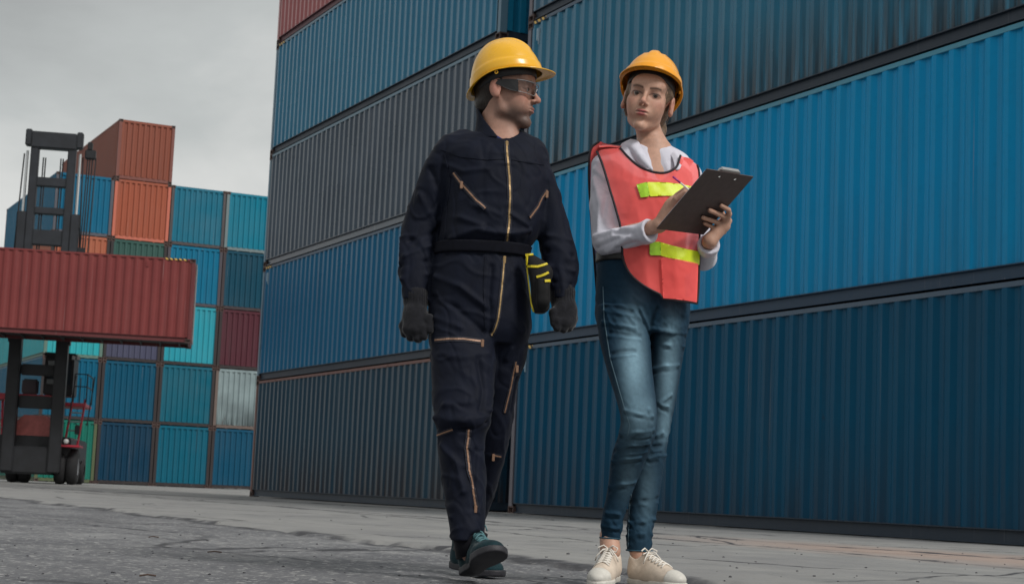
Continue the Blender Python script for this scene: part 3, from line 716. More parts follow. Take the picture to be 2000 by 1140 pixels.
class Loft:
    """stack of horizontal oval sections (c, a, b, ra, rb, power)"""
    def __init__(s, st, n=2.3):
        st = sorted(st); s.st = np.array(st, float); s.n = n
    def at(s, c):
        return [herm(c, s.st[:, 0], s.st[:, k]) for k in range(1, 5)]
    def prim(s, off=0.0, ext=0.0):
        c0, c1 = s.st[0, 0]-ext, s.st[-1, 0]+ext
        def f(X, Y, Z):
            z = Z.ravel(); a, b, ra, rb = [q.astype(np.float32)[None, None, :] for q in s.at(z)]
            da, db = np.abs(X-a), np.abs(Y-b); q = ((da/(ra+off))**s.n+(db/(rb+off))**s.n+1e-9)**(1/s.n)
            rho = np.sqrt(da*da+db*db); d = np.where(q > 0.05, rho*(1-1/np.maximum(q, 0.05)), -np.minimum(ra, rb)+0*q)
            return np.maximum(np.maximum(d, Z-c1), c0-Z)
        R = s.st[:, 3:5].max()+off+0.02
        lo = np.array([s.st[:, 1].min()-R, s.st[:, 2].min()-R, c0]); hi = np.array([s.st[:, 1].max()+R, s.st[:, 2].max()+R, c1]); return f, lo, hi
    def front(s, a, c, off=0.0):
        """b of the surface that faces the camera"""
        ca, cb, ra, rb = s.at(np.asarray(c, float)); q = np.clip(np.abs(a-ca)/(ra+off), 0, 0.985); return cb-(rb+off)*(1-q**s.n)**(1/s.n)

class Person:
    def __init__(s, U, V, d0):
        s.d0 = d0; p = at(U, V, d0); s.a0 = float(p@RV)
        s.loc = (HV*d0+RV*s.a0); s.M = Matrix(((RV[0], HV[0], 0, s.loc[0]), (RV[1], HV[1], 0, s.loc[1]), (0, 0, 1, 0), (0, 0, 0, 1)))
        s.cam = Vector((-s.a0, -d0, CAMH)); s.parts = {}
    def px(s, U, V, b=0.0):
        p = at(U, V, s.d0+b); return np.array([p@RV-s.a0, b, p[2]])
    def loft(s, rows, n=2.3):
        st = []
        for (V, uL, uR, b, rb) in rows:
            l, r = s.px(uL, V, b), s.px(uR, V, b); st.append(((l[2]+r[2])/2, (l[0]+r[0])/2, b, (r[0]-l[0])/2, rb))
        return Loft(st, n)
    def top(s, name, me, mat):
        o = part(name, me, mat); o.matrix_world = s.M; return o
    def hit(s, bvh, U, V):
        d = Vector(s.px(U, V, 0.0))-s.cam; r = bvh.ray_cast(s.cam, d.normalized()); return (r[0], r[1]) if r[0] is not None else None
    def ribbon(s, bvh, pts, w, lift=0.002, n=None, th=0.0015):
        """flat strip laid on a surface along a picture-space path"""
        pts = np.array(pts, float); L = np.concatenate([[0], np.cumsum(np.hypot(*np.diff(pts, axis=0).T))]); n = n or max(3, int(L[-1]/5))
        t = np.linspace(0, L[-1], n); us, vs = np.interp(t, L, pts[:, 0]), np.interp(t, L, pts[:, 1])
        hs = [s.hit(bvh, u, v) for u, v in zip(us, vs)]; hs = [h for h in hs if h]
        P = [h[0]+h[1]*lift for h in hs]; v = []; f = []
        for i, h in enumerate(hs):
            tt = (P[min(i+1, len(P)-1)]-P[max(i-1, 0)]).normalized(); sd_ = h[1].cross(tt).normalized()*w/2
            v += [P[i]-sd_+h[1]*th, P[i]+sd_+h[1]*th, P[i]+sd_-h[1]*th*2, P[i]-sd_-h[1]*th*2]
        for i in range(len(P)-1):
            for k in range(4): f.append((4*i+k, 4*i+(k+1) % 4, 4*i+4+(k+1) % 4, 4*i+4+k))
        f += [(0, 1, 2, 3), (4*len(P)-4, 4*len(P)-3, 4*len(P)-2, 4*len(P)-1)]
        return MB().add([tuple(q) for q in v], f)
def seg_dist(V, p, q):
    p = np.array(p); v = np.array(q)-p; t = np.clip(((V-p)@v)/(v@v+1e-9), 0, 1); return np.linalg.norm(V-p-t[:, None]*v, axis=1)
def fold(V, N, lines, front=True):
    """cloth folds: (list of 3-D points, amplitude, width) raised or sunk along the normals"""
    D = np.zeros(len(V))
    for pts, amp, wid in lines:
        d = np.full(len(V), 9.0)
        for p, q in zip(pts[:-1], pts[1:]): d = np.minimum(d, seg_dist(V, p, q))
        D += amp*np.exp(-(d/wid)**2)
    return D
def set_color(me, col):
    at_ = me.color_attributes.new('Col', 'FLOAT_COLOR', 'POINT'); c = np.ones((len(me.vertices), 4), np.float32); c[:, :3] = col; at_.data.foreach_set('color', c.ravel())

def attr_mat(name, rough=0.5, sss=0.0, bump=0.1, bscale=300, spec=0.4, mott=0.0):
    m, t, b = new_mat(name); a = nd(t, 'ShaderNodeAttribute', attribute_name='Col')
    tcn = nd(t, 'ShaderNodeTexCoord'); n = nd(t, 'ShaderNodeTexNoise', Scale=bscale, Detail=3.0); t.links.new(tcn.outputs['Object'], n.inputs['Vector'])
    bp = nd(t, 'ShaderNodeBump', Strength=bump, Distance=0.002); t.links.new(n.outputs['Fac'], bp.inputs['Height']); t.links.new(bp.outputs[0], b.inputs['Normal'])
    if mott > 0:
        n2 = nd(t, 'ShaderNodeTexNoise', Scale=70.0, Detail=7.0, Roughness=.7); t.links.new(tcn.outputs['Object'], n2.inputs['Vector'])
        mr = nd(t, 'ShaderNodeMapRange'); mr.inputs[1].default_value = 0.3; mr.inputs[2].default_value = 0.7; mr.inputs[3].default_value = 1-mott; mr.inputs[4].default_value = 1+mott; t.links.new(n2.outputs['Fac'], mr.inputs[0])
        vm = nd(t, 'ShaderNodeVectorMath', operation='SCALE'); t.links.new(a.outputs['Color'], vm.inputs[0]); t.links.new(mr.outputs[0], vm.inputs['Scale']); t.links.new(vm.outputs[0], b.inputs['Base Color'])
    else: t.links.new(a.outputs['Color'], b.inputs['Base Color'])
    b.inputs['Roughness'].default_value = rough; b.inputs['Specular IOR Level'].default_value = spec
    if sss > 0:
        b.inputs['Subsurface Weight'].default_value = sss; b.inputs['Subsurface Radius'].default_value = (0.012, 0.005, 0.003); b.inputs['Subsurface Scale'].default_value = 1.0
    return m
def cloth(name, col, rough=0.85, weave=900.0, wb=0.25, crease=0.35, cscale=9.0, var=0.2, sheen=0.15, aniso=(1, 1, 1)):
    m, t, b = new_mat(name); lk = t.links.new; tcn = nd(t, 'ShaderNodeTexCoord')
    mpn = nd(t, 'ShaderNodeMapping'); mpn.inputs['Scale'].default_value = aniso; lk(tcn.outputs['Object'], mpn.inputs['Vector'])
    n1 = nd(t, 'ShaderNodeTexNoise', Scale=cscale, Detail=5.0, Roughness=0.55, Distortion=0.6); lk(mpn.outputs[0], n1.inputs['Vector'])
    n2 = nd(t, 'ShaderNodeTexNoise', Scale=weave, Detail=2.0); lk(tcn.outputs['Object'], n2.inputs['Vector'])
    mr = nd(t, 'ShaderNodeMapRange'); mr.inputs[1].default_value = 0.3; mr.inputs[2].default_value = 0.7; mr.inputs[3].default_value = 1-var; mr.inputs[4].default_value = 1+var; lk(n1.outputs['Fac'], mr.inputs[0])
    vm = nd(t, 'ShaderNodeVectorMath', operation='SCALE'); vm.inputs[0].default_value = col; lk(mr.outputs[0], vm.inputs['Scale']); lk(vm.outputs[0], b.inputs['Base Color'])
    b1 = nd(t, 'ShaderNodeBump', Strength=crease, Distance=0.012); lk(n1.outputs['Fac'], b1.inputs['Height'])
    b2 = nd(t, 'ShaderNodeBump', Strength=wb, Distance=0.0008); lk(n2.outputs['Fac'], b2.inputs['Height']); lk(b1.outputs[0], b2.inputs['Normal']); lk(b2.outputs[0], b.inputs['Normal'])
    b.inputs['Roughness'].default_value = rough; b.inputs['Sheen Weight'].default_value = sheen; b.inputs['Sheen Roughness'].default_value = 0.4; b.inputs['Specular IOR Level'].default_value = 0.2
    return m

# ------------------------------------------------------------------ heads
class HeadFrame:
    def __init__(s, o, F, scale, roll=0.0):
        F = np.array(F, float); F /= np.linalg.norm(F); up = np.array([0, 0, 1.0]); X = np.cross(F, up); X /= np.linalg.norm(X); Z = np.cross(X, F)
        X2 = math.cos(roll)*X+math.sin(roll)*Z; Z2 = -math.sin(roll)*X+math.cos(roll)*Z
        s.o = np.array(o, float); s.A = np.stack([X2, F, Z2]); s.k = scale
    def p(s, x, y, z): return s.o+s.k*(np.array([x, y, z])@s.A)
    def loc(s, V): return ((V-s.o)@s.A.T)/s.k
    def mat(s):
        m = Matrix.Identity(4)
        for i in range(3):
            for j in range(3): m[i][j] = s.A[j][i]
            m[i][3] = s.o[i]
        return m
def head_sdf(v, H, fem=False):
    k = H.k; E = lambda c, r: ell(H.p(*c), [q*k for q in r], H.A); R = lambda p, q, a, b: rc(H.p(*p), H.p(*q), a*k, b*k); Sp = lambda p, r: sph(H.p(*p), r*k)
    v.add(E((0, -0.012, 0.042), (0.075, 0.096, 0.084)), 0)
    v.add(E((0, 0.03, -0.028), ((0.057 if fem else 0.059), 0.062, 0.078)), 0.016*k)
    jw, ch = (0.033, 0.010) if fem else (0.047, 0.016)
    for s in (-1, 1):
        v.add(R((s*jw*1.2, -0.004, -0.03), (s*jw, 0.010, -0.070), 0.014, 0.014), 0.018*k)
        v.add(R((s*jw, 0.010, -0.070), (s*0.010, 0.070, -0.101), 0.014, ch), 0.018*k)
        v.add(Sp((s*0.041, 0.058, -0.016), 0.018), 0.022*k)
    v.add(Sp((0, 0.078, -0.101 if fem else -0.103), 0.0145 if fem else 0.0175), 0.014*k)
    for s in (-1, 1): v.add(E((s*(0.029 if fem else 0.031), 0.050, -0.036 if fem else -0.046), ((0.025, 0.033, 0.034) if fem else (0.026, 0.034, 0.040))), 0.016*k)
    v.add(E((0, 0.072, 0.038), (0.055, 0.026, 0.03)), 0.02*k)               # forehead
    v.add(R((-0.030, 0.083, 0.021), (0.030, 0.083, 0.021), 0.009 if fem else 0.012, 0.009 if fem else 0.012), 0.016*k)
    v.add(E((0, 0.080 if fem else 0.082, -0.060), (0.026, 0.015, 0.020)), 0.016*k)              # mouth mound
    for s in (-1, 1):
        v.cut(E((s*0.031, 0.102, 0.004), (0.018, 0.016, 0.0105)), 0.014*k)
        v.add(E((s*0.0305, 0.0775, 0.004), ((0.0172, 0.0130, 0.0115) if fem else (0.0155, 0.0125, 0.0105))), 0.006*k)   # closed lid volume
        v.cut(E((s*0.0305, 0.096, 0.0010), (0.0162 if fem else 0.0135, 0.012, 0.0054 if fem else 0.0042)), 0.0022*k)   # eye slit
    nt_ = 0.0082 if fem else 0.0100
    v.add(R((0, 0.088, 0.014), (0, 0.113, -0.026), 0.0062, nt_*0.85), 0.010*k)
    v.add(Sp((0, 0.114, -0.029), nt_), 0.008*k)
    for s in (-1, 1):
        v.add(E((s*(0.0100 if fem else 0.0125), 0.100, -0.033), (0.0068, 0.0090, 0.0066)), 0.006*k)
        v.cut(E((s*0.006, 0.107, -0.0415), (0.0028, 0.0045, 0.0030)), 0.003*k)
    v.add(E((0, 0.0965, -0.0562), (0.0215 if fem else 0.0225, 0.0074, 0.0048 if fem else 0.0040)), 0.004*k)
    v.add(E((0, 0.0953, -0.0668), (0.0205, 0.0076, 0.0058 if fem else 0.0050)), 0.004*k)
    for s in (-1, 1): v.cut(R((0, 0.1020, -0.0614), (s*0.026, 0.1000, -0.0592 if fem else -0.0600), 0.0018, 0.0018), 0.003*k)
    v.cut(E((0, 0.102, -0.081), (0.016, 0.010, 0.006)), 0.012*k)
    for s in (-1, 1):
        v.add(E((s*0.078, -0.012, -0.002), (0.008, 0.021, 0.033)), 0.006*k)
        v.add(E((s*0.080, -0.006, -0.026), (0.007, 0.011, 0.012)), 0.006*k)
        v.cut(E((s*0.0925, -0.003, 0.003), (0.0130, 0.0120, 0.0205)), 0.002*k)
def head_color(L, base, col, fem, N=None):
    """lips, brows, stubble, flush painted by where they are on the face as skin colour; lids darkened, shade painted into the mouth line"""
    def blob(c, r): return np.exp(-(((L-np.array(c))/np.array(r))**2).sum(1))
    def mix(c, w): 
        w = np.clip(w, 0, 1)[:, None]; return base*(1-w)+np.array(c)*w
    for s in (-1, 1):
        base = base if False else mix(col['flush'], 0.45*blob((s*0.042, 0.07, -0.025), (0.022, 0.03, 0.02)))
    base = mix(col['flush'], 0.5*blob((0, 0.118, -0.028), (0.014, 0.014, 0.012))); base = mix(col['flush'], 0.6*(blob((0.08, -0.01, 0), (0.015, 0.03, 0.04))+blob((-0.08, -0.01, 0), (0.015, 0.03, 0.04))))
    if not fem:
        st = (blob((0, 0.075, -0.10), (0.05, 0.035, 0.032))+0.9*blob((0.04, 0.03, -0.075), (0.028, 0.045, 0.035))+0.9*blob((-0.04, 0.03, -0.075), (0.028, 0.045, 0.035))+0.8*blob((0, 0.098, -0.048), (0.026, 0.02, 0.007)))
        base = mix(col['stubble'], 0.9*np.clip(1.3*st, 0, 1))
    L = L.copy(); L0 = L[:, 2].copy(); L[:, 2] = L[:, 2]-(3.0 if fem else 2.0)*L[:, 0]**2
    lip = np.maximum(blob((0, 0.097, -0.0565), (0.0185, 0.014, 0.0050)), blob((0, 0.097, -0.0665), (0.0165, 0.014, 0.0055)))
    base = mix(col['lip'], np.clip(lip*2.4-0.6, 0, 1)*(0.95 if fem else 0.7)); base = mix((0.03, 0.01, 0.01), np.clip(blob((0, 0.097, -0.0610), (0.021, 0.012, 0.0015))*1.3, 0, 0.8)); L[:, 2] = L0  # lip colour, then a dark line painting the shade between the lips
    for s in (-1, 1):
        x = np.abs(L[:, 0]); y = L[:, 1]; arch = (0.0200 if fem else 0.0215)+0.004*np.sin(np.clip((x-0.012)/0.036, 0, 1)*np.pi*0.8)
        wdt = (0.0036 if fem else 0.0040); br = np.exp(-((L[:, 2]-arch)/wdt)**2)*((x > 0.011) & (x < 0.047) & (y > 0.06))
    base = mix(col['brow'], br*0.95)
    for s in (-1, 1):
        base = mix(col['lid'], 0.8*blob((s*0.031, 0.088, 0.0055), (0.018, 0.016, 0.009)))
        xx = (L[:, 0]-s*0.0305)/(0.0172 if fem else 0.0150); up_ = 0.0012+(0.0056 if fem else 0.0046)*np.sqrt(np.clip(1-xx**2, 0, 1))
        base = mix((0.02, 0.012, 0.010), np.exp(-((L[:, 2]-up_)/0.0020)**2)*(np.abs(xx) < 1.15)*(L[:, 1] > 0.07)*(0.9 if fem else 0.6))
    return base
def eye_mat(name, iris):
    m, t, b = new_mat(name); tcn = nd(t, 'ShaderNodeTexCoord'); sp = nd(t, 'ShaderNodeSeparateXYZ'); t.links.new(tcn.outputs['Object'], sp.inputs[0])
    r = nd(t, 'ShaderNodeValToRGB'); e = r.color_ramp.elements; e[0].position = 0.0; e[0].color = (0.36, 0.33, 0.31, 1); e[1].position = 1.0; e[1].color = (0.005, 0.005, 0.005, 1)
    x = r.color_ramp.elements.new(0.765); x.color = (0.34, 0.31, 0.29, 1); x = r.color_ramp.elements.new(0.79); x.color = (*iris, 1); x = r.color_ramp.elements.new(0.955); x.color = (*iris, 1); x = r.color_ramp.elements.new(0.965); x.color = (0.005, 0.005, 0.005, 1)
    t.links.new(sp.outputs['Y'], r.inputs['Fac']); t.links.new(r.outputs[0], b.inputs['Base Color']); b.inputs['Roughness'].default_value = 0.08; return m
def add_eyes(H, parent, iris, look):
    bm = bmesh.new(); bmesh.ops.create_uvsphere(bm, u_segments=24, v_segments=16, radius=1.0); me = bpy.data.meshes.new('eye'); bm.to_mesh(me); bm.free()
    me.polygons.foreach_set('use_smooth', [True]*len(me.polygons)); em = eye_mat('eye_'+parent.name, iris)
    for s in (-1, 1):
        o = part('eye', me, em, parent); f = np.array(look, float); f /= np.linalg.norm(f); x = np.cross(f, [0, 0, 1]); x /= np.linalg.norm(x); z = np.cross(x, f); c = H.p(s*0.0305, 0.0775, 0.0032); r = 0.0122*H.k
        o.matrix_local = Matrix(((x[0]*r, f[0]*r, z[0]*r, c[0]), (x[1]*r, f[1]*r, z[1]*r, c[1]), (x[2]*r, f[2]*r, z[2]*r, c[2]), (0, 0, 0, 1)))

# ------------------------------------------------------------------ hard hats
def hair_mat(name, col):
    m, t, b = new_mat(name); lk = t.links.new; tcn = nd(t, 'ShaderNodeTexCoord'); mpn = nd(t, 'ShaderNodeMapping'); mpn.inputs['Scale'].default_value = (260, 260, 16); lk(tcn.outputs['Object'], mpn.inputs['Vector'])
    n = nd(t, 'ShaderNodeTexNoise', Scale=1.0, Detail=4.0, Roughness=.6); lk(mpn.outputs[0], n.inputs['Vector'])
    r = nd(t, 'ShaderNodeValToRGB'); r.color_ramp.elements[0].position = .3; r.color_ramp.elements[0].color = (*[.35*c for c in col], 1); r.color_ramp.elements[1].position = .7; r.color_ramp.elements[1].color = (*[1.4*c for c in col], 1); lk(n.outputs['Fac'], r.inputs['Fac']); lk(r.outputs[0], b.inputs['Base Color'])
    bp = nd(t, 'ShaderNodeBump', Strength=.7, Distance=.003); lk(n.outputs['Fac'], bp.inputs['Height']); lk(bp.outputs[0], b.inputs['Normal']); b.inputs['Roughness'].default_value = .45; return m
def hat_material(name, col):
    m, t, b = new_mat(name); lk = t.links.new; tcn = nd(t, 'ShaderNodeTexCoord'); n = nd(t, 'ShaderNodeTexNoise', Scale=14.0, Detail=6.0); lk(tcn.outputs['Object'], n.inputs['Vector'])
    mr = nd(t, 'ShaderNodeMapRange'); mr.inputs[1].default_value = 0.35; mr.inputs[2].default_value = 0.75; mr.inputs[3].default_value = 0.22; mr.inputs[4].default_value = 0.42; lk(n.outputs['Fac'], mr.inputs[0]); lk(mr.outputs[0], b.inputs['Roughness'])
    n2 = nd(t, 'ShaderNodeTexNoise', Scale=45.0, Detail=8.0, Roughness=0.7); lk(tcn.outputs['Object'], n2.inputs['Vector'])
    m2 = nd(t, 'ShaderNodeMapRange'); m2.inputs[1].default_value = 0.66; m2.inputs[2].default_value = 0.74; m2.inputs[3].default_value = 0.0; m2.inputs[4].default_value = 0.35; lk(n2.outputs['Fac'], m2.inputs[0])
    mx_ = nd(t, 'ShaderNodeMix', data_type='RGBA'); lk(m2.outputs[0], mx_.inputs[0]); mx_.inputs[6].default_value = (*col, 1); mx_.inputs[7].default_value = (col[0]*0.45, col[1]*0.4, col[2]*0.5+0.01, 1); lk(mx_.outputs[2], b.inputs['Base Color'])
    b.inputs['Coat Weight'].default_value = 0.25; b.inputs['Coat Roughness'].default_value = 0.15; return m
def hard_hat(person, o, F, pitch, roll, mat, label, size=1.0, dark=None):
    """shell (> rim_band, ridge, slots), headband inside; x right, y forward, z up"""
    H = HeadFrame(o, (F[0], F[1], 0), 1.0, 0.0)
    Rm = Matrix.Rotation(pitch, 4, Vector(H.A[0]))
    root = empty('hard_hat'); tag(root, label, 'hard hat', 'hard hats worn by the two workers')
    root.matrix_world = person.M @ Matrix.Translation(Vector(H.o)) @ Rm @ Matrix.Translation(-Vector(H.o)) @ H.mat() @ Matrix.Rotation(roll, 4, 'Y') @ Matrix.Scale(size, 4)
    nth = 120; th = np.linspace(0, 2*np.pi, nth, endpoint=False); cf = np.cos(th)      # th = 0 forward
    zr = 0.004+0.010*np.abs(np.sin(th))**2-0.030*np.clip(-cf, 0, 1)**1.5
    hw, hl, top = 0.101, 0.121, 0.137
    rows = []
    ts = np.concatenate([np.linspace(0.0, 0.80, 22), [0.815, 0.83, 0.86, 0.93, 0.985, 1.0]])
    for i, t_ in enumerate(ts):
        ph = t_*np.pi/2; rho = np.sin(ph)**0.90; z = zr+(top-zr)*np.cos(ph)**1.02
        x = hw*rho*np.sin(th); y = hl*rho*cf
        band = np.clip((t_-0.805)/0.02, 0, 1)*0.0060*(np.clip(1.2-np.abs(cf)*0.75, 0, 1)); nrm = np.stack([x/hw, y/hl], 1); nl = np.maximum(np.linalg.norm(nrm, axis=1), 1e-6)
        x = x+band*nrm[:, 0]/nl; y = y+band*nrm[:, 1]/nl
        rid = np.exp(-(np.abs(x)/0.0165)**6)*np.clip((0.098-y)/0.006, 0, 1)*0.0080*np.clip(1.25-t_*1.1, 0, 1)
        rid += (np.exp(-((np.abs(x)-0.036)/0.0042)**2))*np.clip((0.085-y)/0.02, 0, 1)*np.clip((y+0.10)/0.03, 0, 1)*0.0022
        z = z+rid*np.cos(ph)**0.5; y = y+rid*np.sign(y)*np.sin(ph)*0.6
        rows.append(np.stack([x, y, z], 1))
    base = rows[-1]; fr = np.clip(cf-0.25, 0, 1)/0.75; ext0 = 0.006+0.010*np.clip(-cf, 0, 1)+0.038*fr**0.75; dr = 0.003+0.011*fr+0.006*np.clip(-cf, 0, 1)
    for q in (0.12, 0.3, 0.6, 0.85, 1.0):
        ex_ = ext0*q; d2 = np.stack([np.sin(th)*0.9, cf], 1); d2 /= np.linalg.norm(d2, axis=1)[:, None]
        d2 = np.where(fr[:, None] > 0, d2*(1-fr[:, None])+np.array([0, 1.0])*fr[:, None]+0, d2)
        rows.append(np.stack([base[:, 0]+d2[:, 0]*ex_, base[:, 1]+d2[:, 1]*ex_, base[:, 2]-dr*(q**1.2)+0.0035*np.sin(q*np.pi)*fr], 1))
    nr_ = len(rows); V = np.concatenate(rows); F_ = [(i*nth+k, (i+1)*nth+k, (i+1)*nth+(k+1) % nth, i*nth+(k+1) % nth) for i in range(nr_-1) for k in range(nth)]
    me = mesh_np('shell', V, F_, True)
    sh = part('shell', me, mat, root); md = sh.modifiers.new('thickness', 'SOLIDIFY'); md.thickness = 0.0032; md.offset = -1.0
    # small side slots and ring
    for s in (-1, 1):
        for y_ in (0.052, -0.062):
            xx = hw*math.sqrt(max(0, 1-(y_/hl)**2))+0.0015
            MB().box(s*xx-0.0028, s*xx+0.0028, y_-0.0022, y_+0.0022, 0.020, 0.036).build('slot', dark, sh)
        bm = MB().lathe([(0.0035, -0.002), (0.0065, -0.002), (0.0065, 0.002), (0.0035, 0.002), (0.0035, -0.002)], 14, 'X', (s*0.105, -0.004, 0.006)); bm.build('strap_ring', mat, sh)
    # headband and nape strap under the shell
    rings = []
    for zz, rr_ in ((-0.014, 0.0), (-0.012, 0.0025), (0.016, 0.003), (0.024, 0.001), (0.024, -0.003), (-0.012, -0.003), (-0.014, 0.0)):
        rings.append(np.stack([(0.0845+rr_)*np.sin(th), (0.1035+rr_)*cf-0.002, zz+0*th+0.006-0.020*np.clip(-cf, 0, 1)], 1))
    V = np.concatenate(rings); F2 = [(i*nth+k, i*nth+(k+1) % nth, (i+1)*nth+(k+1) % nth, (i+1)*nth+k) for i in range(len(rings)-1) for k in range(nth)]
    part('headband', mesh_np('headband', V, F2, True), dark, root)
    return root

# ================================================================== the man in the dark coverall
SKIN = attr_mat('skin', 0.52, 0.06, 0.22, 480, 0.38, 0.13)
M_DARK = simple('black_plastic', (0.012, 0.012, 0.014), 0.5)
HAT_Y = hat_material('hat_yellow', (0.80, 0.42, 0.012)); HAT_O = hat_material('hat_amber', (0.85, 0.36, 0.012))
BRASS = simple('brass_zip', (0.36, 0.24, 0.11), 0.45, metal=0.35, noise=0.5, scale=350); COPPER = simple('copper_zip', (0.27, 0.155, 0.10), 0.5, metal=0.25, noise=0.5, scale=350)
m = Person(935, 1000, 5.92); px = m.px
NAVY = cloth('navy_twill', (0.0032, 0.0054, 0.0145), 0.74, 1100, 0.2, 0.35, 16, 0.2, 0.02, (1, 1, .6))
Ltorso = m.loft([(256, 946, 1018, .015, .062), (266, 915, 1032, .01, .075), (278, 880, 1050, .01, .092), (300, 862, 1062, .0, .115), (340, 864, 1068, -.005, .13), (400, 866, 1066, -.01, .135), (450, 860, 1054, -.012, .137), (468, 857, 1044, -.012, .138), (484, 854, 1034, -.004, .126), (500, 850, 1030, 0, .124), (520, 844, 1031, 0, .130), (560, 838, 1034, 0, .135), (600, 836, 1036, 0, .132), (650, 838, 1034, 0, .122), (672, 850, 1020, 0, .10)])
LlegF = m.loft([(590, 838, 955, -.01, .11), (650, 837, 968, -.03, .112), (700, 840, 969, -.06, .108), (760, 843, 965, -.09, .103), (805, 846, 961, -.115, .1), (826, 848, 959, -.125, .1), (842, 852, 951, -.12, .086), (880, 854, 948, -.12, .08), (940, 862, 950, -.125, .08), (1000, 872, 949, -.14, .074), (1035, 878, 947, -.15, .074), (1056, 879, 944, -.155, .074)])
LlegB = m.loft([(590, 950, 1036, .02, .11), (650, 952, 1034, .03, .11), (700, 948, 1028, .05, .1), (750, 936, 1011, .07, .095), (800, 928, 1004, .10, .09), (850, 922, 998, .13, .085), (900, 918, 985, .18, .08), (960, 912, 968, .24, .075), (1020, 906, 948, .30, .068), (1045, 905, 942, .32, .066)])
LarmR = m.loft([(272, 868, 925, 0, .055), (290, 848, 918, 0, .07), (320, 831, 902, .005, .073), (360, 814, 886, .012, .072), (400, 799, 872, .02, .072), (440, 784, 861, .025, .072), (470, 772, 855, .02, .073), (490, 767, 852, .012, .072), (510, 767, 849, .0, .068), (530, 774, 844, -.012, .06), (550, 781, 838, -.025, .053), (570, 786, 835, -.035, .047), (586, 787, 836, -.04, .046)])
LarmL = m.loft([(276, 1008, 1048, .02, .05), (295, 1016, 1063, .02, .066), (330, 1030, 1077, .02, .07), (380, 1042, 1095, .02, .07), (420, 1047, 1107, .02, .069), (460, 1050, 1119, .015, .068), (495, 1054, 1128, .005, .066), (530, 1060, 1129, -.005, .06), (560, 1071, 1124, -.02, .052), (584, 1077, 1121, -.03, .045)])
lo, hi = px(750, 1060, 0), px(1145, 215, 0)
v = Vol((lo[0], -.36, 0.02), (hi[0], .44, hi[2]+0.02), 0.005)
v.add(Ltorso.prim(), 0); v.add(LarmR.prim(), 0.02); v.add(LarmL.prim(), 0.02); v.add(LlegF.prim(), 0.012); v.add(LlegB.prim(), 0.012)
v.add(rc(px(885, 292, 0), px(905, 285, .01), .055, .06), .03); v.add(rc(px(1040, 298, .02), px(1020, 290, .02), .05, .055), .03)
# blousing above the belt, gap between arm and trunk kept open

v.cut(ell(px(940, 1066, -.25), (.050, .085, .060)), .006)
# neck opening
v.cut(ell(px(981, 256, -.02), (.060, .075, .062)), .008)
V, F = v.nets(); V = smooth_mesh(V, F, 2); N = vnormals(V, F)
q = lambda *pp: [px(*a) for a in pp]
FL = [
 (q((870, 320, -.1), (905, 335, -.12), (950, 330, -.13)), .004, .012), (q((860, 430, -.1), (900, 425, -.13), (940, 440, -.14)), .006, .014), (q((880, 465, -.12), (930, 448, -.14), (985, 455, -.14)), .007, .012),
 (q((1000, 420, -.14), (1030, 440, -.12)), .006, .012), (q((995, 455, -.14), (1035, 450, -.12)), .006, .012), (q((930, 400, -.14), (975, 420, -.14)), .004, .014),
 (q((800, 470, -.04), (850, 455, -.05)), -.007, .012), (q((790, 500, -.05), (840, 480, -.06)), .007, .012), (q((780, 520, -.06), (835, 510, -.07)), -.007, .011), (q((785, 545, -.07), (835, 535, -.08)), .006, .011), (q((820, 380, -.05), (850, 440, -.05)), .006, .014), (q((840, 330, -.07), (870, 400, -.06)), -.006, .014),
 (q((1070, 460, -.05), (1115, 470, -.05)), .006, .012), (q((1065, 490, -.06), (1120, 500, -.05)), -.007, .012), (q((1070, 520, -.06), (1120, 530, -.05)), .007, .012), (q((1080, 550, -.06), (1118, 556, -.06)), -.005, .010),
 (q((850, 540, -.13), (900, 560, -.14), (950, 600, -.14)), .007, .014), (q((845, 580, -.13), (890, 600, -.14), (945, 650, -.14)), -.007, .014), (q((850, 620, -.13), (900, 640, -.14)), .006, .013), (q((960, 520, -.13), (955, 580, -.14), (958, 650, -.14)), -.006, .012),
 (q((858, 690, -.16), (900, 700, -.17), (955, 690, -.16)), .004, .016), (q((935, 700, -.16), (945, 760, -.18), (940, 800, -.2)), -.007, .016), (q((850, 815, -.2), (905, 822, -.22), (957, 800, -.2)), .006, .013), (q((852, 834, -.2), (905, 840, -.21), (952, 826, -.2)), -.008, .010), (q((870, 790, -.2), (920, 785, -.2)), .005, .016),
 (q((862, 870, -.19), (890, 900, -.2), (905, 960, -.21)), .006, .014), (q((930, 880, -.2), (925, 950, -.2), (930, 1000, -.21)), -.006, .014), (q((880, 1010, -.2), (935, 1000, -.2)), .004, .010),
 (q((870, 495, -.12), (940, 497, -.12)), -.003, .008), (q((1010, 740, 0), (1000, 800, 0)), -.006, .014), (q((990, 700, -.02), (1000, 680, -.02)), .006, .014)]
bv0 = BVHTree.FromPolygons([tuple(p) for p in V.tolist()], F.tolist())
def onsurf(P, bv, FL):
    out = []
    for a_, b_, c_ in FL:
        pts = []
        for p in a_:
            h_ = bv.ray_cast(P.cam, (Vector(p)-P.cam).normalized()); pts.append(np.array(h_[0]) if h_[0] is not None else np.array(p))
        out.append((pts, b_, c_))
    return out
FL = [(a_, b_*1.5, c_*.75) for a_, b_, c_ in onsurf(m, bv0, FL)]
def crease(V, sc, sh, wd): return np.exp(-(fbm(V*np.array(sc)+sh, 2)/wd)**2)
D = fold(V, N, FL)+.0018*fbm(V*np.array([16, 16, 10])+3, 3)+.0034*crease(V, (9, 9, 6), V[:, [2]]*4+9, .08)-.0026*crease(V, (7, 7, 8), V[:, [0]]*6+21, .07)-.001
keep = np.clip((V[:, 2]-px(935, 268)[2])/-.04, 0, 1)
V = V+N*(D*np.maximum(keep, .2))[:, None]
cov_me = quad_mesh('coverall', V, F)
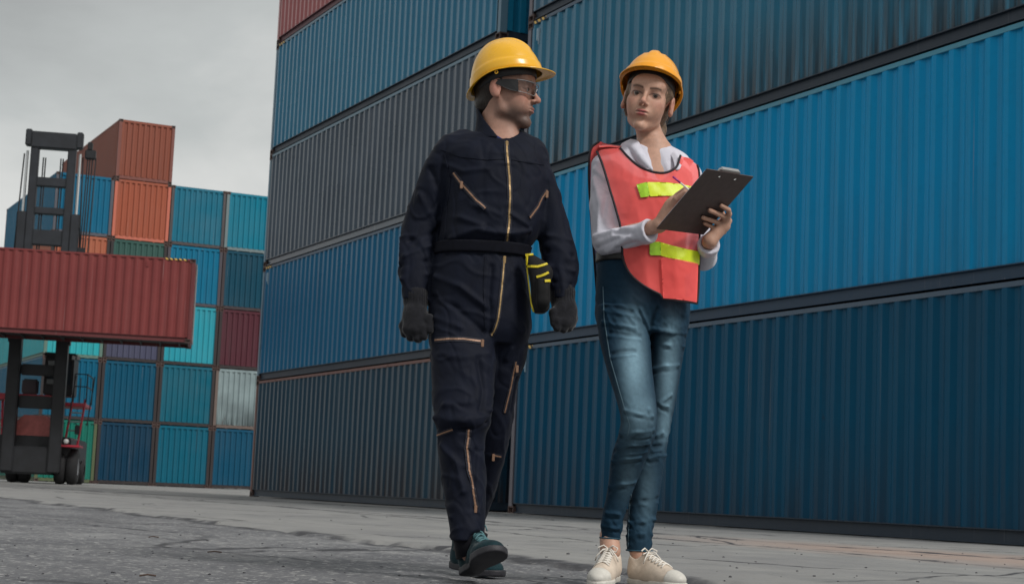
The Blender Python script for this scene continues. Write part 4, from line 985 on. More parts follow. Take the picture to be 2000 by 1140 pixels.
cov_bvh = BVHTree.FromPolygons([tuple(p) for p in V.tolist()], F.tolist())

# body: head, neck, trunk and limbs in one skin
FM = np.array([.962, -.27, 0.0])
HM = HeadFrame(px(987, 180, -.005), (FM[0], FM[1], -.03), 1.07)
lo = px(750, 1090, 0); hi = px(1145, 70, 0)
v = Vol((lo[0], -.3, 0.05), (hi[0], .4, hi[2]), 0.004)
head_sdf(v, HM, False)
v.add(rc(HM.p(0, -.024, -.045), px(974, 285, .01), .056, .064), .016); v.add(rc(HM.p(0, .016, -.080), px(992, 278, -.02), .030, .040), .022)
v.add(Ltorso.prim(-.022), .03)
for Lf in (LlegF, LlegB): v.add(Lf.prim(-.024), .02)
for Lf in (LarmR, LarmL): v.add(Lf.prim(-.018), .02)
v.add(rc(px(915, 1035, -.15), px(925, 1075, -.17), .04, .045), .02); v.add(rc(px(925, 1035, .30), px(915, 1075, .30), .04, .045), .02)
V, F = v.nets(); V = smooth_mesh(V, F, 1, .4)
L = HM.loc(V); base = np.tile(np.array([.42, .235, .175]), (len(V), 1))
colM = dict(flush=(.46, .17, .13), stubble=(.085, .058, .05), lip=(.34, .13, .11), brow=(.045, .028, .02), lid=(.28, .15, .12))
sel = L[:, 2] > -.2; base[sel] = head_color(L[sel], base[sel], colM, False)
me = quad_mesh('person', V, F); set_color(me, base)
man = m.top('person', me, SKIN); tag(man, 'person in a dark navy zipped coverall and gloves walking, head turned to the right', 'person')
cov = part('coverall', cov_me, NAVY, man)
add_eyes(HM, man, (.05, .03, .02), (FM[0], FM[1], 0))

# stand collar, undershirt, belt
v = Vol(px(900, 300, 0)-np.array([0, .15, 0]), px(1050, 205, 0)+np.array([0, .15, 0]), 0.004)
Lc = m.loft([(215, 930, 1020, .02, .082), (240, 930, 1026, .015, .084), (262, 926, 1032, .01, .088), (280, 918, 1042, .005, .096)])
v.add(Lc.prim(), 0); v.cut(Lc.prim(-.009, .02), .003)
v.cut(half(px(958, 248, -.07), (-.70, .30, -.66), v.lo, v.lo+v.h*v.n), .004)
v.cut(rc(px(997, 240, -.14), px(989, 280, -.14), .034, .004), .004)
V, F = v.nets(); V = smooth_mesh(V, F, 2); N = vnormals(V, F); V = V+N*(.004*fbm(V*22, 2))[:, None]; part('collar', quad_mesh('collar', V, F), NAVY, man)
v = Vol(px(940, 300, 0)-np.array([0, .15, 0]), px(1040, 235, 0)+np.array([0, .12, 0]), 0.004)
v.add(rc(px(980, 270, -.005), px(984, 300, -.015), .070, .085)); v.cut(half(px(985, 271, -.06), (-.35, .5, -.8), v.lo, v.lo+v.h*v.n), .003)
V, F = v.nets(); part('undershirt', quad_mesh('undershirt', smooth_mesh(V, F, 2), F), cloth('royal_blue_knit', (.006, .02, .11), .85), man)
BELT = simple('black_webbing', (.004, .0048, .010), .8, noise=.3, scale=60, spec=.2)
v = Vol(px(830, 520, 0)-np.array([0, .18, 0]), px(1060, 468, 0)+np.array([0, .18, 0]), 0.0045)
Lb = m.loft([(479, 853, 1036, -.006, .130), (490, 852, 1033, -.003, .129), (502, 849, 1031, 0, .127)])
v.add(Lb.prim(.007)); v.cut(Lb.prim(-.006, .02))
V, F = v.nets(); bm_ = quad_mesh('belt', smooth_mesh(V, F, 1), F); part('belt', bm_, BELT, man)

# zips
def zipper(pts, w, mat, pull=None):
    mb = m.ribbon(cov_bvh, pts, w, .002); z = mb.build('zipper', mat, man)
    e = m.hit(cov_bvh, *(pull or pts[0]))
    if e:
        p0, n0 = e; MB().box(-.0045, .0045, -.003, .004, -.016, .006, .0015).mesh('zip_pull')
        o = MB().box(-.005, .005, -.003, .004, -.020, .006, .0015).build('zip_pull', mat, z); o.location = p0+n0*.006
TAPE = simple('zip_tape', (.01, .011, .02), .8)
main = [(989, 277), (991, 305), (995, 345), (996, 390), (995, 430), (991, 465), (987, 486)]; fly = [(984, 504), (982, 540), (977, 590), (973, 622), (966, 645), (960, 655)]
zips = [(main, .0085, BRASS, (989, 281)), (fly, .007, BRASS, None), ([(886, 338), (900, 357), (918, 377), (932, 393), (948, 407)], .008, COPPER, (903, 358)), ([(1068, 372), (1058, 386), (1050, 404), (1034, 425)], .008, COPPER, (1066, 376)),
        ([(850, 664), (875, 662), (905, 662), (944, 667)], .0085, COPPER, (941, 667)), ([(1007, 706), (1001, 735), (996, 760), (985, 805)], .0075, COPPER, (1008, 715)), ([(849, 852), (865, 845), (884, 838)], .007, COPPER, None), ([(916, 838), (912, 875), (916, 915), (924, 955), (930, 992)], .0085, COPPER, (930, 990)), ([(963, 888), (978, 891)], .006, COPPER, None)]
for pts, w, mt, pl in zips:
    m.ribbon(cov_bvh, pts, w*2.2, .0008).build('zip_tape', TAPE, man); zipper(pts, w*.72, mt, pl)
# chest seams and pocket edges
for pts in ([(862, 292), (900, 306), (950, 312), (985, 310)], [(1000, 312), (1035, 318), (1062, 322)], [(868, 300), (880, 350), (872, 420), (868, 470)], [(948, 500), (945, 560), (948, 640)]):
    m.ribbon(cov_bvh, pts, .004, .001).build('seam', NAVY, man)

# gloves
GLV = cloth('charcoal_knit', (.013, .0135, .017), .95, 500, .8, .3, 40, .3, .3)
def glove(wr, pa, kn, tips, thumb, bw, name='glove'):
    v = Vol(np.minimum.reduce([px(*p) for p in [wr, pa]+kn+tips+thumb])-.07, np.maximum.reduce([px(*p) for p in [wr, pa]+kn+tips+thumb])+.07, .0035)
    v.add(rc(px(*wr), px(*pa), .040, .040)); v.add(rc(px(*wr), px(wr[0], wr[1]-14, wr[2]), .043, .044), .004)
    v.add(rc(px(*pa), px(*kn[1]), .036, .024), .02); v.add(rc(px(*pa), px(*kn[2]), .036, .024), .02)
    for a, b in zip(kn, tips):
        mid = (px(*a)+px(*b))/2+np.array([0, -.012, -.014]); v.add(rc(px(*pa), px(*a), .025, .0165), .012); v.add(rc(px(*a), mid, .0165, .0145), .005); v.add(rc(mid, px(*b), .0145, .0125), .003)
    v.add(rc(px(*pa), px(*thumb[0]), .024, .0165), .012); v.add(rc(px(*thumb[0]), px(*thumb[1]), .0165, .013), .004)
    V, F = v.nets(); N = vnormals(V, F); c0 = px(*wr)[2]; w = np.clip((V[:, 2]-c0+.02)/.02, 0, 1)
    V = V+N*(.0012*np.sin(np.arctan2(V[:, 1]-px(*wr)[1], V[:, 0]-px(*wr)[0])*26)*w+.0012*fbm(V*70, 2))[:, None]
    return part(name, quad_mesh(name, smooth_mesh(V, F, 1, .4), F), GLV, man)
glove((812, 590, -.04), (811, 616, -.055), [(788, 636, -.05), (799, 642, -.075), (813, 644, -.09), (827, 640, -.095)], [(795, 652, -.045), (806, 660, -.06), (818, 663, -.07), (829, 658, -.075)], [(838, 622, -.09), (840, 645, -.10)], .04)
glove((1099, 586, -.03), (1103, 606, -.045), [(1119, 622, -.035), (1113, 628, -.06), (1103, 630, -.08), (1090, 628, -.09)], [(1115, 632, -.03), (1108, 638, -.045), (1098, 640, -.06), (1087, 637, -.07)], [(1081, 610, -.08), (1082, 632, -.09)], .04)

# shoes
def shoe(P, heel, toe, lift, upper, sole, lace, name='shoe', wid=.046, ln=.29, high=.085, turn=0.0, style='run', tongue=None):
    """heel/toe: 3-D points on the sole; the shoe is sculpted along that axis"""
    heel, toe = np.array(heel, float), np.array(toe, float); f = toe-heel; f /= np.linalg.norm(f); up = np.array([0, 0, 1.0]); x = np.cross(f, up); x /= np.linalg.norm(x); z = np.cross(x, f)
    A = np.stack([x, f, z]); T = lambda a, b, c: heel+a*x+b*f+c*z
    lo_ = np.minimum(heel, toe)-.12; hi_ = np.maximum(heel, toe)+.17
    E = lambda c, r: ell(T(*c), r, A); v = Vol(lo_, hi_, .0035); k = ln/.29
    def upper_shape(v, g=0.0):
        v.add(E((0, .045*k, .045), (.037+g, .055+g, .045+g))); v.add(E((0, .13*k, .040), (.041+g, .09+g, .042+g)), .02); v.add(E((.002, .215*k, .030), (wid+g, .075+g, .034+g)), .02)
        v.add(rc(T(0, .045*k, .05), T(0, .035*k, high), .038+g, .037+g), .02); v.add(rc(T(0, .17*k, .050), T(0, .078*k, high+(.026 if style == 'run' else .006)), .026+g, .024+g), .02)
    upper_shape(v)
    v.cut(rc(T(0, .042*k, high+.008), T(0, .042*k, high+.06), .031, .040), .005); v.cut(half(T(0, 0, .016), z, lo_, hi_), .002)
    V, F = v.nets(); UV, UF = V, F; o = part(name, quad_mesh(name, smooth_mesh(V, F, 1, .4), F), upper, P)
    v = Vol(lo_, hi_, .0035)
    th_ = .026 if style == 'run' else .022
    def plate(X, Y, Z):
        d = (X-heel[0], Y-heel[1], Z-heel[2]); a = d[0]*x[0]+d[1]*x[1]+d[2]*x[2]; b = d[0]*f[0]+d[1]*f[1]+d[2]*f[2]; c = d[0]*z[0]+d[1]*z[1]+d[2]*z[2]
        tt = np.clip((b/k+.012)/.31, 0, 1); half_w = .036+(wid+.003-.036)*np.clip((tt-.35)/.35, 0, 1)**1.0-.006*np.exp(-((tt-.42)/.12)**2)
        e0 = np.sqrt(np.maximum(0, 1-np.clip((.13-tt)/.13, 0, 1)**2)); e1 = np.sqrt(np.maximum(0, 1-np.clip((tt-.78)/.22, 0, 1)**2)); w_ = half_w*np.minimum(e0, e1)
        lift_c = (.010*np.clip((tt-.75)/.25, 0, 1)**2+.004*np.clip((.15-tt)/.15, 0, 1)) if style == 'run' else 0
        d1 = np.maximum(np.abs(a)-w_, np.maximum(-.012*k-b, b-.298*k)); d2 = np.maximum(c-th_-lift_c*.5, lift_c-c); return np.maximum(d1, d2)
    v.add((plate, lo_, hi_)); V, F = v.nets(); V = smooth_mesh(V, F, 2, .5); part('sole', quad_mesh('sole', V, F), sole, o)
    if style == 'run':
        v = Vol(lo_, hi_, .0035); v.add((lambda X, Y, Z: plate(X, Y, Z)-.0022, lo_, hi_)); v.cut(half(T(0, 0, .013), -z, lo_, hi_)); v.cut(half(T(0, 0, .030), z, lo_, hi_)); V, F = v.nets(); part('midsole', quad_mesh('midsole', smooth_mesh(V, F, 2, .5), F), MID, o)
    ub = BVHTree.FromPolygons([tuple(p) for p in UV.tolist()], UF.tolist())
    def on(a, b, lift=.0025):
        r = ub.ray_cast(Vector(T(a, b, .25)), Vector(-z)); p = r[0] if r[0] is not None else Vector(T(a, b, .08)); return tuple(p+Vector(z)*lift)
    lc = MB()
    for i in range(6):
        b0 = (.200-.020*i)*k; w_ = .024-.001*i
        for s_ in (-1, 1): lc.tube([on(-s_*w_, b0), on(-s_*w_*.5, b0-.004, .0035), on(0, b0-.008, .004), on(s_*w_*.5, b0-.012, .0035), on(s_*w_, b0-.016)], .0030, 6)
    bb = .088*k; kz = Vector(on(0, bb, .006))
    for s_ in (-1, 1):
        X_ = Vector(x)*s_; Fv = Vector(f); Zv = Vector(z)
        lc.tube([tuple(kz), tuple(kz+X_*.016+Zv*.012), tuple(kz+X_*.034+Zv*.004+Fv*.006), tuple(kz+X_*.030-Zv*.010+Fv*.008), tuple(kz+X_*.010-Zv*.004), tuple(kz)], .0027, 6)
        lc.tube([tuple(kz), tuple(kz+X_*.014+Fv*.018), tuple(kz+X_*.034+Fv*.026-Zv*.022), tuple(kz+X_*.040+Fv*.024-Zv*.040)], .0024, 6)
    for i in range(5):
        b0 = (.196-.022*i)*k
        for s_ in (-1, 1): lc2 = on(s_*.027, b0, .001)
    if style == 'canvas':
        v = Vol(lo_, hi_, .0035); upper_shape(v, .0016); v.cut(half(T(0, .238*k, 0), f, lo_, hi_)); v.cut(half(T(0, 0, .016), z, lo_, hi_)); V, F = v.nets(); part('toe_cap', quad_mesh('toe_cap', smooth_mesh(V, F, 1, .4), F), sole, o)
    lc.build('lace', lace, o, True)
    return o, T
MID = simple('pale_midsole', (.26, .20, .20), .6, noise=.2, scale=30)
SOCK = cloth('dark_sock', (.006, .006, .010), .9)
for p0_, p1_ in (((912, 1020, -.15), (922, 1086, -.165)), ((925, 1035, .30), (912, 1080, .31))): MB().tube([tuple(px(*p0_)), tuple((px(*p0_)+px(*p1_))/2), tuple(px(*p1_))], .0545, 20).build('sock', SOCK, man, True)
TEAL = cloth('teal_mesh_fabric', (.006, .027, .035), .75, 700, .5, .2, 30, .3, .1); SOLE_D = simple('dark_sole_rubber', (.022, .022, .028), .6, noise=.3, scale=40); LACE_T = simple('pale_teal_lace', (.07, .17, .19), .8)
def gpt(P, U, V, b): 
    p = P.px(U, V, b); return p
hl_ = px(912, 1126, -.10); tl_ = px(972, 1080, -.385)
shoe(man, hl_, tl_, 0, TEAL, SOLE_D, LACE_T, 'shoe', .054, .305, .115)
hl2 = px(888, 1100, .36); hl2[2] = .022; tl2 = px(968, 1125, .14); tl2[2] = .003
shoe(man, hl2, tl2, 0, TEAL, SOLE_D, LACE_T, 'shoe', .052, .285, .112)
# hair below the hat, hat, glasses
v = Vol(HM.o-.16, HM.o+.16, .003)
v.add(ell(HM.p(0, -.016, .036), [q_*1.07 for q_ in (.0795, .0985, .088)], HM.A)); v.add(ell(HM.p(0, -.055, -.035), [.058, .05, .055], HM.A), .02)
v.cut(half(HM.p(0, .012, 0), -np.array(HM.A[1])*1.0+np.array(HM.A[2])*-.15, v.lo, v.lo+v.h*v.n), .004); v.cut(half(HM.p(0, -.05, -.088), HM.A[2]*1.0+HM.A[1]*0.0, v.lo, v.lo+v.h*v.n), .012)
v.cut(ell(HM.p(-.08, -.004, -.006), [.03, .024, .036], HM.A), .006); v.cut(ell(HM.p(.08, -.004, -.006), [.03, .024, .036], HM.A), .006); v.cut(ell(HM.p(0, .06, -.06), [.12, .07, .07], HM.A), .01)
V, F = v.nets(); N = vnormals(V, F); V = V+N*(.0016*fbm(V*np.array([160, 160, 50]), 2))[:, None]
part('hair', quad_mesh('hair', V, F), hair_mat('dark_brown_hair', (.024, .016, .012)), man)
hard_hat(m, px(989, 159, -.005), (FM[0], FM[1]), math.radians(11), 0.0, HAT_Y, 'bright yellow hard hat on the coverall-clad man', 1.06, M_DARK)
gl = empty('safety_glasses'); gl.matrix_world = m.M @ HM.mat() @ Matrix.Scale(HM.k, 4); tag(gl, 'clear safety glasses with wide black side arms on the man', 'safety glasses')
for s in (-1, 1):
    mb = MB(); pr = [(-.020, .024), (.030, .027), (.062, .026), (.066, -.014), (.040, -.011), (.0, .006), (-.020, .014)]
    vs = []; 
    for off in (0, .004):
        for (y_, z_) in pr: vs.append((s*(.0835-max(0, y_-.02)*.18-off), y_, z_-.002))
    n_ = len(pr); mb.add(vs, [tuple(range(n_)), tuple(range(n_, 2*n_))[::-1]]+[(k, (k+1) % n_, n_+(k+1) % n_, n_+k) for k in range(n_)]); mb.build('side_arm', M_DARK, gl)
LENS, t_, b_ = new_mat('clear_lens'); b_.inputs['Base Color'].default_value = (.93, .95, .96, 1); b_.inputs['Roughness'].default_value = .03; b_.inputs['IOR'].default_value = 1.45
mixn = nd(t_, 'ShaderNodeMixShader'); tr = nd(t_, 'ShaderNodeBsdfTransparent'); glo = nd(t_, 'ShaderNodeBsdfGlossy', Roughness=.03); fr_ = nd(t_, 'ShaderNodeFresnel', IOR=1.35); tr.inputs['Color'].default_value = (.93, .94, .95, 1)
t_.links.new(fr_.outputs[0], mixn.inputs[0]); t_.links.new(tr.outputs[0], mixn.inputs[1]); t_.links.new(glo.outputs[0], mixn.inputs[2]); t_.links.new(mixn.outputs[0], t_.nodes['Material Output'].inputs['Surface'])
mb = MB(); nA, nB = 25, 7
vs = []
for i in range(nA):
    a = -1.18+2.36*i/(nA-1)
    for j in range(nB):
        f_ = j/(nB-1); x_ = .0765*math.sin(a)/math.sin(1.18); y_ = .058+.052*(math.cos(a)-math.cos(1.18))/(1-math.cos(1.18)); nose = .016*math.exp(-(x_/.012)**2)
        vs.append((x_, y_-.004*(1-f_), .024-(1-f_)*(.044-nose-.006*abs(x_)/.076)-.0*f_))
mb.add(vs, [(i*nB+j, i*nB+j+1, (i+1)*nB+j+1, (i+1)*nB+j) for i in range(nA-1) for j in range(nB-1)])
lens = mb.build('lens', LENS, gl, True)
MB().tube([vs[i*nB+nB-1] for i in range(nA)], .0018, 6).build('brow_bar', simple('clear_frame', (.22, .23, .24), .2), gl, True)
MB().tube([vs[i*nB] for i in range(nA)], .0012, 6).build('lower_rim', simple('clear_frame_b', (.25, .24, .24), .2), gl, True)

# tool pouch on the belt
YEL = simple('yellow_binding', (.62, .50, .012), .55, noise=.2, scale=60); PCH = cloth('black_pouch_nylon', (.009, .009, .010), .7, 600, .5, .3, 20, .2, .05)
tp = empty('tool_pouch'); tp.matrix_world = m.M; tag(tp, 'black tool pouch with yellow edging hanging from the belt of the man', 'tool pouch')
def bag(rows, name, grow=0.0):
    Lp = m.loft(rows, 3.2); v = Vol(Lp.prim()[1]-.02, Lp.prim()[2]+.02, .0035); v.add(Lp.prim(grow)); V, F = v.nets(); return part(name, quad_mesh(name, smooth_mesh(V, F, 3, .5), F), PCH, tp), V, F
bagA, VA, FA = bag([(497, 1026, 1042, -.125, .014), (516, 1029, 1072, -.125, .028), (560, 1036, 1074, -.125, .036), (590, 1038, 1074, -.125, .036), (606, 1041, 1070, -.125, .032), (612, 1044, 1062, -.125, .024)], 'pouch_body')
bagB, VB, FB = bag([(545, 1047, 1074, -.152, .026), (575, 1047, 1074, -.155, .03), (598, 1048, 1072, -.15, .028), (606, 1052, 1066, -.145, .02)], 'front_pocket')
pb = BVHTree.FromPolygons([tuple(p) for p in VA.tolist()]+[tuple(p) for p in VB.tolist()], FA.tolist()+(FB+len(VA)).tolist())
for pts, w in (([(1030, 500), (1030, 520), (1034, 560), (1039, 595), (1043, 608)], .007), ([(1028, 498), (1041, 498)], .008), ([(1032, 520), (1050, 521), (1068, 516)], .008), ([(1048, 541), (1060, 538), (1071, 532)], .008), ([(1064, 549), (1073, 548)], .009)):
    try: m.ribbon(pb, pts, w, .003).build('yellow_edging', YEL, tp)
    except Exception as e: print('ribbon', e)

# ================================================================== the woman with the clipboard
w = Person(1260, 1000, 6.0); px = w.px
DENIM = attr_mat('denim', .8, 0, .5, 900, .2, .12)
SHIRT = cloth('white_cotton', (.60, .60, .68), .8, 1200, .2, .45, 16, .08, .2)
Lsh = w.loft([(286, 1228, 1312, .015, .05), (298, 1195, 1338, .012, .065), (315, 1182, 1350, .01, .08), (340, 1180, 1354, .0, .095), (370, 1184, 1352, -.005, .108), (400, 1188, 1350, -.012, .116), (430, 1188, 1347, -.01, .112), (470, 1180, 1343, 0, .105), (500, 1172, 1343, 0, .104), (520, 1168, 1344, 0, .105)])
Lhip = w.loft([(492, 1170, 1342, 0, .105), (515, 1166, 1344, 0, .108), (540, 1164, 1346, 0, .114), (580, 1162, 1348, 0, .118), (620, 1163, 1346, 0, .116), (650, 1172, 1338, 0, .10)])
LlA = w.loft([(600, 1163, 1268, -.02, .105), (660, 1168, 1272, -.045, .098), (720, 1182, 1276, -.10, .090), (780, 1201, 1283, -.155, .082), (815, 1210, 1285, -.175, .077), (850, 1206, 1281, -.16, .07), (890, 1193, 1266, -.11, .066), (940, 1187, 1246, -.055, .058), (1000, 1176, 1223, -.02, .046), (1053, 1170, 1212, 0.0, .042)])
LlB = w.loft([(600, 1262, 1347, .02, .105), (660, 1262, 1341, .03, .097), (720, 1260, 1332, .04, .087), (780, 1254, 1322, .045, .08), (830, 1246, 1312, .05, .072), (880, 1240, 1304, .055, .068), (940, 1231, 1294, .06, .062), (1000, 1225, 1284, .06, .053), (1040, 1222, 1277, .055, .047), (1077, 1222, 1275, .05, .045)])
lo, hi = px(1130, 1085, 0), px(1380, 480, 0)
v = Vol((lo[0], -.30, lo[2]), (hi[0], .18, hi[2]), .0042)
v.add(Lhip.prim(-.002)); v.add(LlB.prim(-.0045), .012); v.add(LlA.prim(-.0045), .004)
V, F = v.nets(); V = smooth_mesh(V, F, 2); N = vnormals(V, F); q = lambda *pp: [px(*a) for a in pp]
FL = []
rw = random.Random(5)
for (U0, V0, U1, V1, b) in ((1180, 598, 1235, 608, -.12), (1178, 628, 1240, 640, -.13), (1190, 648, 1250, 655, -.13), (1195, 690, 1240, 684, -.15), (1275, 640, 1338, 650, -.1), (1272, 668, 1335, 676, -.1), (1276, 720, 1325, 712, -.09), (1220, 800, 1275, 812, -.2), (1212, 846, 1276, 838, -.19), (1205, 862, 1268, 856, -.18), (1200, 880, 1262, 872, -.16), (1196, 900, 1250, 892, -.14), (1290, 790, 1318, 800, -.08), (1280, 850, 1308, 842, -.07), (1276, 872, 1304, 868, -.07), (1268, 895, 1300, 888, -.06), (1185, 1000, 1220, 1006, -.06), (1178, 1024, 1214, 1030, -.04), (1230, 1020, 1278, 1012, -.01), (1226, 1046, 1275, 1040, 0), (1266, 800, 1310, 770, -.08), (1230, 980, 1284, 972, -.03), (1250, 600, 1268, 640, -.12), (1285, 600, 1270, 640, -.12), (1190, 950, 1240, 940, -.1)):
    s_ = rw.choice((1, 1, -1)); FL.append((q((U0, V0, b), ((U0+U1)/2, (V0+V1)/2+rw.uniform(-3, 3), b-.005), (U1, V1, b)), s_*.0066, .0062)); FL.append((q((U0, V0+9, b), ((U0+U1)/2, (V0+V1)/2+9, b), (U1, V1+9, b)), -s_*.0048, .0055))
FL = onsurf(w, BVHTree.FromPolygons([tuple(p) for p in V.tolist()], F.tolist()), FL)
def zmask(U_, V_, s_): return np.exp(-((V[:, 2]-px(U_, V_)[2])/s_)**2)
rw_ = 1-2.6*np.abs(fbm(V*np.array([9, 9, 34])+V[:, [0]]*20+31, 2))
D = fold(V, N, FL)+.0012*fbm(V*np.array([16, 16, 26])+3, 3)+rw_*(.0020*zmask(1245, 850, .06)+.0036*zmask(1260, 630, .07)+.0040*zmask(1240, 1030, .06)+.0008)
V = V+N*D[:, None]
# denim wear: lighter thighs and knees, dark sides and seams; contrast deepened to paint in leg shading
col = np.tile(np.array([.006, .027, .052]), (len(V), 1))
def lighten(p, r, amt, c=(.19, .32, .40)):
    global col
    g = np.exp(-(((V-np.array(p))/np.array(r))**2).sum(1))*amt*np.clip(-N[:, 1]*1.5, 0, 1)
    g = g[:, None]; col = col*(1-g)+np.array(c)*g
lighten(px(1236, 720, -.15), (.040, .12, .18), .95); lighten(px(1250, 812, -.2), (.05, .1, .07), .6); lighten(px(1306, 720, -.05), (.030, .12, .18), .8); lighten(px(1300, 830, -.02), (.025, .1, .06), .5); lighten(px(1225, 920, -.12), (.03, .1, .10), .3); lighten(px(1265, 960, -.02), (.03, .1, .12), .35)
col *= (1+.25*np.clip(D/.004, -1, 1))[:, None]  # fold wear and shading put into the colour: ridges lighter, creases darker
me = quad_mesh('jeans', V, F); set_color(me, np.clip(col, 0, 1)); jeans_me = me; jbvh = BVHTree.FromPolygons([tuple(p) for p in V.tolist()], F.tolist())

# board geometry (needed for the hands)
BLc, BRc, TLc = px(1283, 447, -.275), px(1374, 458.5, -.11), px(1396, 333, -.42)
bx = BRc-BLc; by = TLc-BLc; by = by-bx*(by@bx)/(bx@bx); bn = np.cross(bx, by); bn /= np.linalg.norm(bn)
if bn[1] > 0: bn = -bn                                    # bn: out of the underside, towards the camera
def board_pt(U, V, off=0.0):
    o = np.array(w.cam); d = px(U, V, 0)-o; t = ((BLc+bn*off-o)@bn)/(d@bn); return o+t*d

# body
FW = np.array([-.17, -.985, 0.015])
HW = HeadFrame(px(1266, 198, -.01), FW, 1.10, math.radians(10.0))
lo, hi = px(1130, 1110, 0), px(1450, 95, 0)
v = Vol((lo[0], -.50, .03), (hi[0], .2, hi[2]), .0036)
head_sdf(v, HW, True)
v.add(rc(HW.p(0, -.024, -.05), px(1275, 292, .015), .044, .049), .012); v.add(rc(px(1277, 292, .012), px(1278, 312, .015), .052, .07), .03)
v.add(Lsh.prim(-.011), .03); v.add(Lhip.prim(-.02), .02); v.add(LlA.prim(-.015), .01); v.add(LlB.prim(-.015), .01)
shA, elA, wrA = px(1182, 325, .01), px(1182, 468, -.055), px(1288, 440, -.222)
shB, elB, wrB = px(1345, 342, .03), px(1374, 502, .03), px(1386, 470, -.15)
v.add(rc(shA, elA, .045, .036), .02); v.add(rc(elA, wrA, .036, .024), .01); v.add(rc(shB, elB, .042, .035), .02); v.add(rc(elB, wrB, .035, .024), .01)
# writing hand (on the upper face of the board)
kA = px(1318, 396, -.25); v.add(rc(wrA, kA, .024, .026), .012); v.add(rc(px(1300, 424, -.228), px(1312, 404, -.24), .025, .027), .012)
def finger(pts, r0, r1, k=.006):
    n_ = len(pts)-1
    for i in range(n_): v.add(rc(pts[i], pts[i+1], r0+(r1-r0)*i/n_, r0+(r1-r0)*(i+1)/n_), k if i == 0 else .002)
def onb(U, V, off): return board_pt(U, V, off)
finger([px(1322, 382, -.26), px(1338, 370, -.29), px(1352, 372, -.31), onb(1360, 382, -.012)], .0105, .0075)
finger([px(1325, 390, -.255), px(1342, 380, -.28), px(1354, 386, -.30), onb(1358, 396, -.012)], .0105, .0075)
finger([px(1324, 399, -.25), onb(1340, 392, -.030), onb(1348, 400, -.016)], .0100, .0078)
finger([px(1318, 408, -.24), onb(1330, 404, -.034), onb(1338, 410, -.018)], .0092, .0072)
finger([px(1306, 408, -.25), px(1320, 388, -.285), px(1338, 376, -.30), px(1350, 378, -.31)], .0120, .0080)
# holding hand: fingers wrap under the board, thumb on top
pc = onb(1412, 440, .020); v.add(rc(wrB, pc, .024, .024), .012)
kn = [(1424, 418), (1424, 431), (1421, 443), (1414, 453)]; tp_ = [[(1423, 410), (1409, 402)], [(1408, 420), (1386, 411)], [(1400, 434), (1373, 425)], [(1396, 446), (1376, 436)]]
for (ku, kv), tt, r_ in zip(kn, tp_, (.0092, .0095, .0092, .0082)):
    K = onb(ku, kv, .020); v.add(rc(pc, K, .020, r_*1.1), .010); finger([K, onb(*tt[0], .016), onb(*tt[1], .010)], r_*1.05, r_*.85, .004)
thb = [onb(1415, 428, -.0), onb(1408, 412, -.016), onb(1392, 405, -.014)]; finger(thb, .011, .009, .006)
v.add(rc(px(1190, 1045, 0), px(1192, 1075, -.02), .034, .036), .01); v.add(rc(px(1248, 1070, .045), px(1252, 1095, .04), .034, .036), .01)
V, F = v.nets(); V = smooth_mesh(V, F, 1, .4); L = HW.loc(V); base = np.tile(np.array([.50, .295, .215]), (len(V), 1))
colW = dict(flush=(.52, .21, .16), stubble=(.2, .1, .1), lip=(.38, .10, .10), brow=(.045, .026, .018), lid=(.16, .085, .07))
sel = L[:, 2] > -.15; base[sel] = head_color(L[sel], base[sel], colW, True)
for tt in [t_[1] for t_ in tp_]:
    p_ = onb(tt[0]+2, tt[1], .018); g = np.exp(-((V-p_)**2).sum(1)/.0055**2)*.55; base = base*(1-g[:, None])+np.array([.62, .40, .33])*g[:, None]
me = quad_mesh('person', V, F); set_color(me, base)
wom = w.top('person', me, SKIN); tag(wom, 'person in an orange safety vest and blue jeans writing on a clipboard', 'person')
add_eyes(HW, wom, (.06, .04, .03), (-.03, -1.0, -.12))
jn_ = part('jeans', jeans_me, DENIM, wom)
STITCH = simple('pale_stitching', (.07, .13, .17), .8)
for pts in ([(1178, 560), (1180, 620), (1192, 700), (1218, 790), (1230, 830), (1226, 850)], [(1232, 965), (1229, 1010), (1227, 1066)]):
    w.ribbon(jbvh, pts, .0028, .0006).build('seam', STITCH, jn_)
for L_, V0, nm in ((LlA, 1050, 'hem'), (LlB, 1073, 'hem')):
    c0 = px(1200, V0, 0)[2]; ca, cb, ra, rb = [float(q_) for q_ in L_.at(np.array(c0))]
    MB().tube([(ca+(ra-.002)*math.cos(a_), cb+(rb-.002)*math.sin(a_), c0) for a_ in np.linspace(0, 2*math.pi, 40)], .0028, 6).build('hem', simple('hem_denim', (.02, .075, .115), .8), jn_, True)

